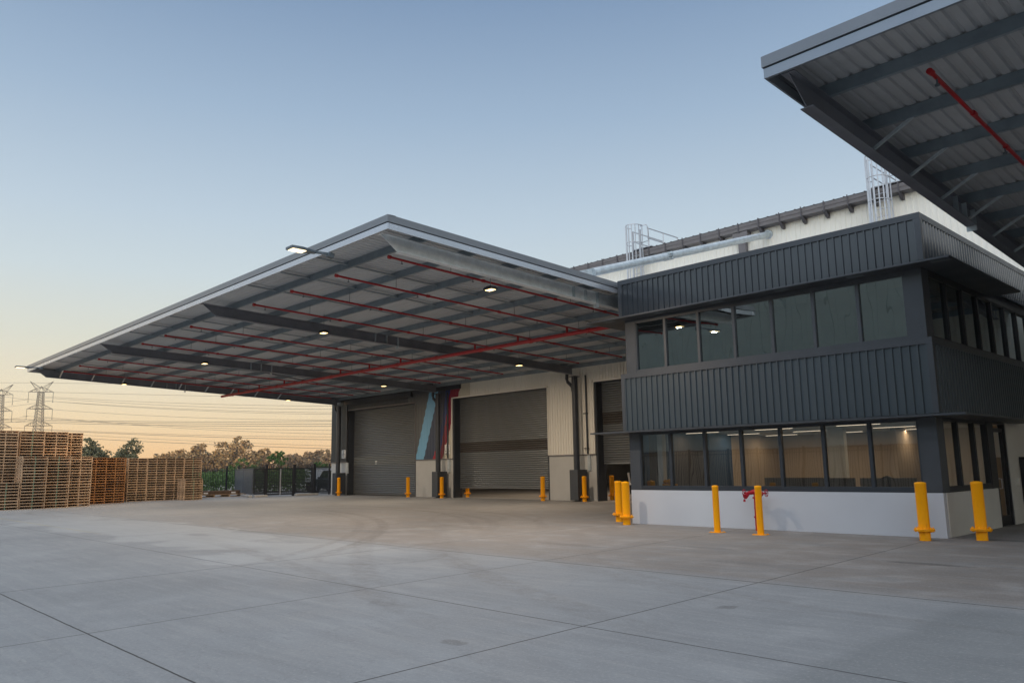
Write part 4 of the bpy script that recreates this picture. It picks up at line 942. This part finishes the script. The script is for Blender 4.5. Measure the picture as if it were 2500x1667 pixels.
# racking inside
rk = empty('storage_rack', (-24,38,0), 'dark storage racking deep inside the right roller door', 'rack')
q = MB()
for a in (-28,-25.4,-22.8,-20.2):
    for b2 in (38,39): q.box(a-.04,a+.04,b2-.04,b2+.04,0,4.5)
q.build('upright', M['int_navy'], rk)
q = MB()
for z in (1.2,2.6,4.0): q.box(-28,-20.2,37.97,38.03,z,z+.1); q.box(-28,-20.2,38.97,39.03,z,z+.1)
q.build('beam', M['yellow_dull'], rk)
# interior high-bay lights
for hx_, hy2, lb in ((-33,36,'left'),(-23,36,'right')):
    e_ = empty('high_bay_light', (hx_,hy2,8.4), 'round high-bay lamp inside the warehouse behind the %s open roller door' % ('middle' if lb == 'left' else 'right'), 'light', 'high-bay lamps inside the warehouse')
    q = MB(); q.lathe([(0,.25),(.06,.25),(.12,.12),(.24,.02),(.25,0)], (hx_,hy2,8.4), 20); q.build('shade', M['black'], e_)
    q = MB(); q.lathe([(0,.0),(.22,.0)], (hx_,hy2,8.395), 20); q.build('lens', M['hazard_lens'], e_)
    q = MB(); q.tube([(hx_,hy2,8.65),(hx_,hy2,11.9)], .01, 6); q.build('cord', M['black'], e_)
    ld = bpy.data.lights.new('lamp', 'AREA'); ld.shape = 'DISK'; ld.size = .4; ld.energy = 420; ld.color = (1,.74,.5)
    lo2 = bpy.data.objects.new('lamp', ld); COL.objects.link(lo2); lo2.parent = e_; lo2.location = (0,0,-.03)

# ================================================================== OPPOSITE BUILDING (seen mirrored in the office glass)
ob = empty('neighbour_warehouse', (-14,-14,0), 'grey-green ribbed warehouse mirrored in the office windows', 'warehouse')
q = MB(); q.ribs((34,-14),(-60,-14), 2.8, 13.6, (0,1), .6, .04, .10); q.build('cladding', M['opp_wall'], ob)
q = MB(); q.box(-60,34,-14.2,-14.02,0,2.7); q.build('concrete_dado', M['opp_dado'], ob)
q = MB(); q.box(-60,34,-44,-14.1,13.6,13.75); q.box(-60,34,-14.05,-13.9,2.7,2.8); q.build('roof', M['gutter_grey'], ob)
palisade((-52,-9.0),(24,-9.0), 2.62, 'black palisade fence mirrored in the lower office windows', None, step=.16)

# ================================================================== VEGETATION
def rndsph():
    while True:
        p = Vector((random.uniform(-1,1),random.uniform(-1,1),random.uniform(-1,1)))
        if p.length < 1: return p
def crown_mesh(lobes, n, ls, aspect=.6):
    vs, fs = [], []; tot = sum(l[3]**2 for l in lobes)
    for (lx,ly,lz,lr,fl) in lobes:
        k = int(n*lr*lr/tot)
        subs = [rndsph().normalized()*random.uniform(.45,1.) for _ in range(max(3, k//28))]
        for i in range(k):
            s = random.choice(subs); p = s+rndsph()*.34
            c_ = Vector((lx+p.x*lr, ly+p.y*lr, lz+p.z*lr*fl))
            a = rndsph().normalized(); b2 = a.cross(rndsph().normalized()).normalized(); l = ls*random.uniform(.6,1.4)
            o = len(vs); vs += [c_-a*l*.5-b2*l*aspect*.3, c_+a*l*.1-b2*l*aspect*.5, c_+a*l*.5, c_+b2*l*aspect*.5]; fs.append((o,o+1,o+2,o+3))
    return vs, fs
def tree(px, py, h, wd, lm, label, group, n=1500, ls=.5, base=.35, open_=False, cat='tree', name='gum_tree', seed=0, flat=.7):
    random.seed(seed+int(px*7)+int(py*3))
    e_ = empty(name, (px,py,0), label, cat, group)
    lobes = []; nl = 10 if not open_ else 17
    for i in range(nl):
        a = random.uniform(0,2*pi); rr = wd/2*random.uniform(.15,.72); z = h*random.uniform(base+.08,.84)
        lr = wd*random.uniform(.15,.25) if not open_ else wd*random.uniform(.09,.16)
        k = 1-abs(z/h-.6)*.9
        lobes.append((px+rr*cos(a)*k, py+rr*sin(a)*k, z, lr, flat))
    lobes.append((px,py,h*.87,wd*.17,flat)); lobes.append((px+wd*.06,py,h*.66,wd*.24,flat))
    c_ = MB(); vs, fs = crown_mesh(lobes, n, ls); c_.add(vs, fs); c_.build('crown', M[lm], e_)
    t_ = MB(); t_.tube([(px,py,-.1),(px+.1,py,h*.3),(px-.1,py,h*.6),(px,py,h*.85)], [h*.022,h*.017,h*.011,h*.004], 8)
    for lx,ly,lz,lr,_ in lobes[:nl]:
        zz = lz*.6; t_.tube([(px,py,zz*.75),((px+lx)/2,(py+ly)/2,zz*.95),(lx,ly,lz)], [h*.010,h*.007,h*.003], 5)
    t_.build('trunk', M['bark'], e_)
    return e_
K = 2.2
ZS = lambda z: 1.65+(z-1.65)*K
farT = [((-150.4,61.3),7.1,26,'leaf_gum','broad gum tree with a high rounded crown, second cluster from the left'),
 ((-153.8,58.0),5.7,24,'leaf_gum','low wide gum tree just right of the tall pallets, leftmost of the golden trees'),
 ((-145.4,66.3),7.9,27,'leaf_gum','tallest gum tree of the golden row beyond the fence'),
 ((-148.6,63.4),5.8,14,'leaf_gum','small gum tree filling the gap left of the tallest one'),
 ((-142.2,70.0),6.2,20,'leaf_gum','gum tree right of the tallest one, behind the young green tree'),
 ((-139.2,73.5),5.2,11,'leaf_far','small round tree just right of the young green tree'),
 ((-138.1,74.6),5.3,11,'leaf_far','small reddish round tree in the middle of the far right row'),
 ((-136.8,76.0),5.2,13,'leaf_far','low round tree left of the bigger rounded one near the warehouse'),
 ((-135.2,77.4),6.1,16,'leaf_far','larger rounded tree near the warehouse corner'),
 ((-134.0,78.9),5.1,13,'leaf_far','low tree partly hidden behind the warehouse corner'),
 ((-147.0,64.8),5.4,16,'leaf_gum','low gum tree in front of the tallest one, to its left'),
 ((-143.6,68.3),5.0,14,'leaf_gum','low gum tree in front of the tallest one, to its right')]
for i, ((x, y), z, wd, lm, lab) in enumerate(farT):
    k = K*random.uniform(.97,1.03)
    tree(x*k, y*k, ZS(z)*1.0, wd*.86, lm, lab, 'gum trees along the far field', 3800, 1.05, .12, seed=i)
tree(-121.2*1.25,33.5*1.25,1.65+4.25*1.25*1.05,9.5,'leaf_dark','bushy tree just right of the tall rear pallets','trees beyond the pallets',4200,.5,.0,seed=33,flat=1.)
tree(-117.2*1.25,37.6*1.25,1.65+4.35*1.25*1.05,11,'leaf_dark','sparse dark tree with open branches above the middle pallets','trees beyond the pallets',3000,.42,.0,open_=True,seed=47,flat=.9)
tree(-69.95*1.1,36*1.1,4.3,2.9,'leaf_green','young green feathery tree rising above the slatted gates',None,1300,.2,.25,open_=True,name='sapling',seed=5)
tree(-77.3*1.05,36*1.05,3.25,4.4,'leaf_green','pale green rounded shrub behind the palisade fence',None,1500,.22,.0,name='shrub',cat='shrub',seed=9)
tree(-74*1.08,36*1.08,3.0,3.2,'leaf_dark','darker shrub between the pale shrub and the young tree',None,1200,.22,.0,name='shrub',cat='shrub',seed=10)
tree(-61.72*1.1,36*1.1,2.7,3.0,'leaf_green','green shrub above the fence beside the warehouse corner',None,1000,.2,.0,name='shrub',cat='shrub',seed=11)
# dense ground-cover thicket right behind the fence
random.seed(3); vs, fs = [], []
for i in range(16000):
    x = random.uniform(-70,-62); y = random.uniform(20,38)
    hmax = 1.72+.22*sin(y*1.1)+.15*sin(y*2.7+1)
    z = hmax*random.random()**.6; c_ = Vector((x,y,z)); a = rndsph().normalized(); b2 = a.cross(rndsph().normalized()).normalized(); l = random.uniform(.12,.32)
    o = len(vs); vs += [c_-a*l*.5, c_+b2*l*.25, c_+a*l*.5, c_-b2*l*.25]; fs.append((o,o+1,o+2,o+3))
q = MB(); q.add(vs, fs); tag(q.build('thicket', M['leaf_green']), 'dense green undergrowth behind the palisade fence', 'undergrowth', kind='stuff')
# distant wood as one mass
random.seed(12); vs, fs = [], []
for i in range(9000):
    t = random.random(); ang = radians(-86+t*34); R_ = random.uniform(400,430)
    hm = 3.6+1.0*sin(t*47)+.8*sin(t*113)
    z = hm*random.random()**.7; c_ = Vector((R_*sin(ang),R_*cos(ang),z)); a = rndsph().normalized(); b2 = a.cross(rndsph().normalized()).normalized(); l = random.uniform(1.5,3.2)
    o = len(vs); vs += [c_-a*l*.5, c_+b2*l*.35, c_+a*l*.5, c_-b2*l*.35]; fs.append((o,o+1,o+2,o+3))
q = MB(); q.add(vs, fs); tag(q.build('distant_wood', M['leaf_far']), 'low far-off line of woodland along the horizon', 'woodland', kind='stuff')

# ================================================================== PYLONS AND POWER LINES
def ray(px, py):
    d = fw+rt*((px-1250)/F)-up*((py-833.5)/F); return d
def at(px, py, t): return Vector((0,0,EYE))+ray(px,py)*t
def pylon(bx, by, label, rot, H=67., s=1.):
    e_ = empty('power_pylon', (bx,by,0), label, 'pylon', 'lattice power pylons')
    q = MB(); W = [(0,4.0),(33,2.5),(48,1.95),(59.5,1.55)]
    def hw(z):
        for (a,b2),(c2,d2) in zip(W[:-1],W[1:]):
            if a <= z <= c2: return b2+(d2-b2)*(z-a)/(c2-a)
        return W[-1][1]
    R = Matrix.Rotation(rot, 3, 'Z')
    def Pt(u, v, z): p = R @ Vector((u,v,0)); return Vector((bx+p.x*s, by+p.y*s, z*s))
    T = .19
    def seg(a, b2, t=T): q.bar(a, b2, t, t)
    zz = [0]
    while zz[-1] < 59: zz.append(min(59.5, zz[-1]+hw(zz[-1])*1.0))
    cs = [(-1,-1),(1,-1),(1,1),(-1,1)]
    for a, b2 in zip(zz[:-1], zz[1:]):
        h0, h1 = hw(a), hw(b2)
        for i in range(4):
            c0, c1 = cs[i], cs[(i+1)%4]
            seg(Pt(c0[0]*h0,c0[1]*h0,a), Pt(c0[0]*h1,c0[1]*h1,b2), .20)
            seg(Pt(c0[0]*h0,c0[1]*h0,a), Pt(c1[0]*h1,c1[1]*h1,b2), .17); seg(Pt(c1[0]*h0,c1[1]*h0,a), Pt(c0[0]*h1,c0[1]*h1,b2), .17)
    q.build('lattice_tower', M['pylon_steel'], e_)
    for z, arm in ((59.,7.6),(47.3,7.9),(35.7,8.4)):
        q = MB(); h0 = hw(z)
        for sd_ in (-1,1):
            tip = Pt(sd_*arm*1.02,0,z)
            for v in (-1,1):
                seg(Pt(sd_*h0,v*h0,z), tip); seg(Pt(sd_*h0,v*h0,z+3.0), tip)
                for t in (.33,.66): seg(Pt(sd_*h0,v*h0,z).lerp(tip,t), Pt(sd_*h0,v*h0,z+3.).lerp(tip,t), .16)
            seg(Pt(-h0,-h0,z), Pt(h0,-h0,z)); seg(Pt(-h0,h0,z), Pt(h0,h0,z))
        q.build('cross_arm', M['pylon_steel'], e_)
        q = MB()
        for sd_ in (-1,1): tip = Pt(sd_*arm*1.02,0,z); q.bar(tip, tip-Vector((0,0,7.*s)), .22, .22); q.bar(tip-Vector((0,0,7*s))+Vector((-.9,0,0)), tip-Vector((0,0,7*s))+Vector((.9,0,0)), .3,.3)
        q.build('insulator', M['pylon_steel'], e_)
    q = MB()
    for sd_ in (-1,1):
        tip = Pt(sd_*7.4,0,66.4)
        for v in (-1,1): seg(Pt(0,v*1.8,61.5), tip); seg(Pt(sd_*1.9,v*1.9,59.5), tip)
    seg(Pt(-2,-2,59.5),Pt(0,0,63)); seg(Pt(2,2,59.5),Pt(0,0,63)); seg(Pt(2,-2,59.5),Pt(0,0,63)); seg(Pt(-2,2,59.5),Pt(0,0,63)); q.build('earth_wire_peak', M['pylon_steel'], e_)
pylon(-616,138,'lattice power pylon standing clear above the tall pallet stacks', radians(58), s=1.0)
P2 = at(-14,1149,548); pylon(P2.x,P2.y,'lattice power pylon cut off by the left edge, only its right arms showing', radians(58))
# conductors
def wire(p3, label, t0=540, t1=330, r=.09, sag=None):
    A, Mm, B = p3; q = MB(); ta, tb = t0, t1; pts = []
    n = 26
    for i in range(n+1):
        t = -.02+1.07*i/n; px = A[0]+(B[0]-A[0])*t
        u = (px-A[0])/(B[0]-A[0]); um = (Mm[0]-A[0])/(B[0]-A[0])
        l0 = (u-um)*(u-1)/((0-um)*(0-1)); l1 = u*(u-1)/(um*(um-1)); l2 = u*(u-um)/(1*(1-um))
        pts.append(at(px, A[1]*l0+Mm[1]*l1+B[1]*l2, ta+(tb-ta)*u))
    rr = [r*(.35+.65*((t0+(t1-t0)*i/n)/540.)) for i in range(n+1)]
    q.tube(pts, rr, 5); tag(q.build('power_line', M['wire'], origin=pts[0]), label, 'power line', 'overhead power lines')
WL = [([(124,969),(500,986),(808,991)],'power line from the upper right insulator, uppermost of the lines reaching the warehouse'),
 ([(124,972),(500,993),(808,999)],'second power line down in the upper bundle'),
 ([(133,980),(500,1000),(808,1007)],'third power line down in the upper bundle'),
 ([(75,975),(500,1003),(808,1011)],'lowest power line of the upper bundle, from the upper left insulator'),
 ([(122,999),(500,1020),(808,1025)],'faint lone power line between the upper and dark middle bundles'),
 ([(0,1022),(500,1029.5),(808,1028)],'top line of the three dark near-level power lines'),
 ([(0,1025),(500,1034),(808,1034.6)],'middle line of the three dark near-level power lines'),
 ([(0,1029),(500,1039),(808,1040.2)],'bottom line of the three dark near-level power lines'),
 ([(122,1019),(500,1043.5),(808,1050)],'power line from the middle right insulator, just under the dark trio'),
 ([(70,1016),(500,1048),(808,1059)],'power line from the middle left insulator, below the dark trio'),
 ([(0,1042),(500,1062),(808,1066)],'power line crossing just above the tall rear pallets'),
 ([(100,1049),(500,1066),(808,1073)],'thick power line leaving just above the tall rear pallets'),
 ([(205,1062),(500,1077),(808,1088)],'upper line of the lowest pair of power lines'),
 ([(205,1070),(500,1084),(808,1095)],'lowest power line, passing just above the gum trees'),
 ([(0,934),(300,937),(808,948)],'highest earth wire, mostly hidden behind the canopy edge'),
 ([(0,954),(400,964),(808,972)],'faint thin line just under the canopy edge')]
for i, (p3, lab) in enumerate(WL): wire(p3, lab, r=(.13 if i in (5,6,7,11,13) else .085))
def swire(a, b, lab, t=540):
    q = MB(); pts = [at(a[0]+(b[0]-a[0])*k/8, a[1]+(b[1]-a[1])*k/8+2.*sin(pi*k/8)*.5, t) for k in range(9)]; q.tube(pts, .08, 5); tag(q.build('power_line', M['wire'], origin=pts[0]), lab, 'power line', 'overhead power lines')
swire((-30,985),(73,974.5),'short span reaching the upper left insulator from the left edge'); swire((-30,998),(122,979),'short span reaching the upper right insulator from the left edge')
swire((-30,1028),(69,1016),'short span reaching the middle left insulator from the left edge'); swire((-30,1036),(121,1020),'short span reaching the middle right insulator from the left edge')
swire((-30,960),(60,975),'short span sloping down from the left edge at the upper arm')

# ================================================================== HAZE
hz_ = MB(); hz_.box(-760,560,-560,760,-1.3,76)
hm = bpy.data.materials.new('haze_air'); hm.use_nodes = True; t = hm.node_tree; t.nodes.clear()
ho = t.nodes.new('ShaderNodeOutputMaterial'); pv = t.nodes.new('ShaderNodeVolumePrincipled'); pv.inputs['Color'].default_value = (.93,.94,1,1); pv.inputs['Density'].default_value = .00020; pv.inputs['Anisotropy'].default_value = .2
t.links.new(pv.outputs[0], ho.inputs['Volume'])
USE_HAZE = True
if USE_HAZE: tag(hz_.build('haze', hm, origin=(0,0,-1.3)), 'thin pale dusk haze over the far field', 'haze', kind='stuff')
S.cycles.max_bounces = 8; S.cycles.transparent_max_bounces = 12
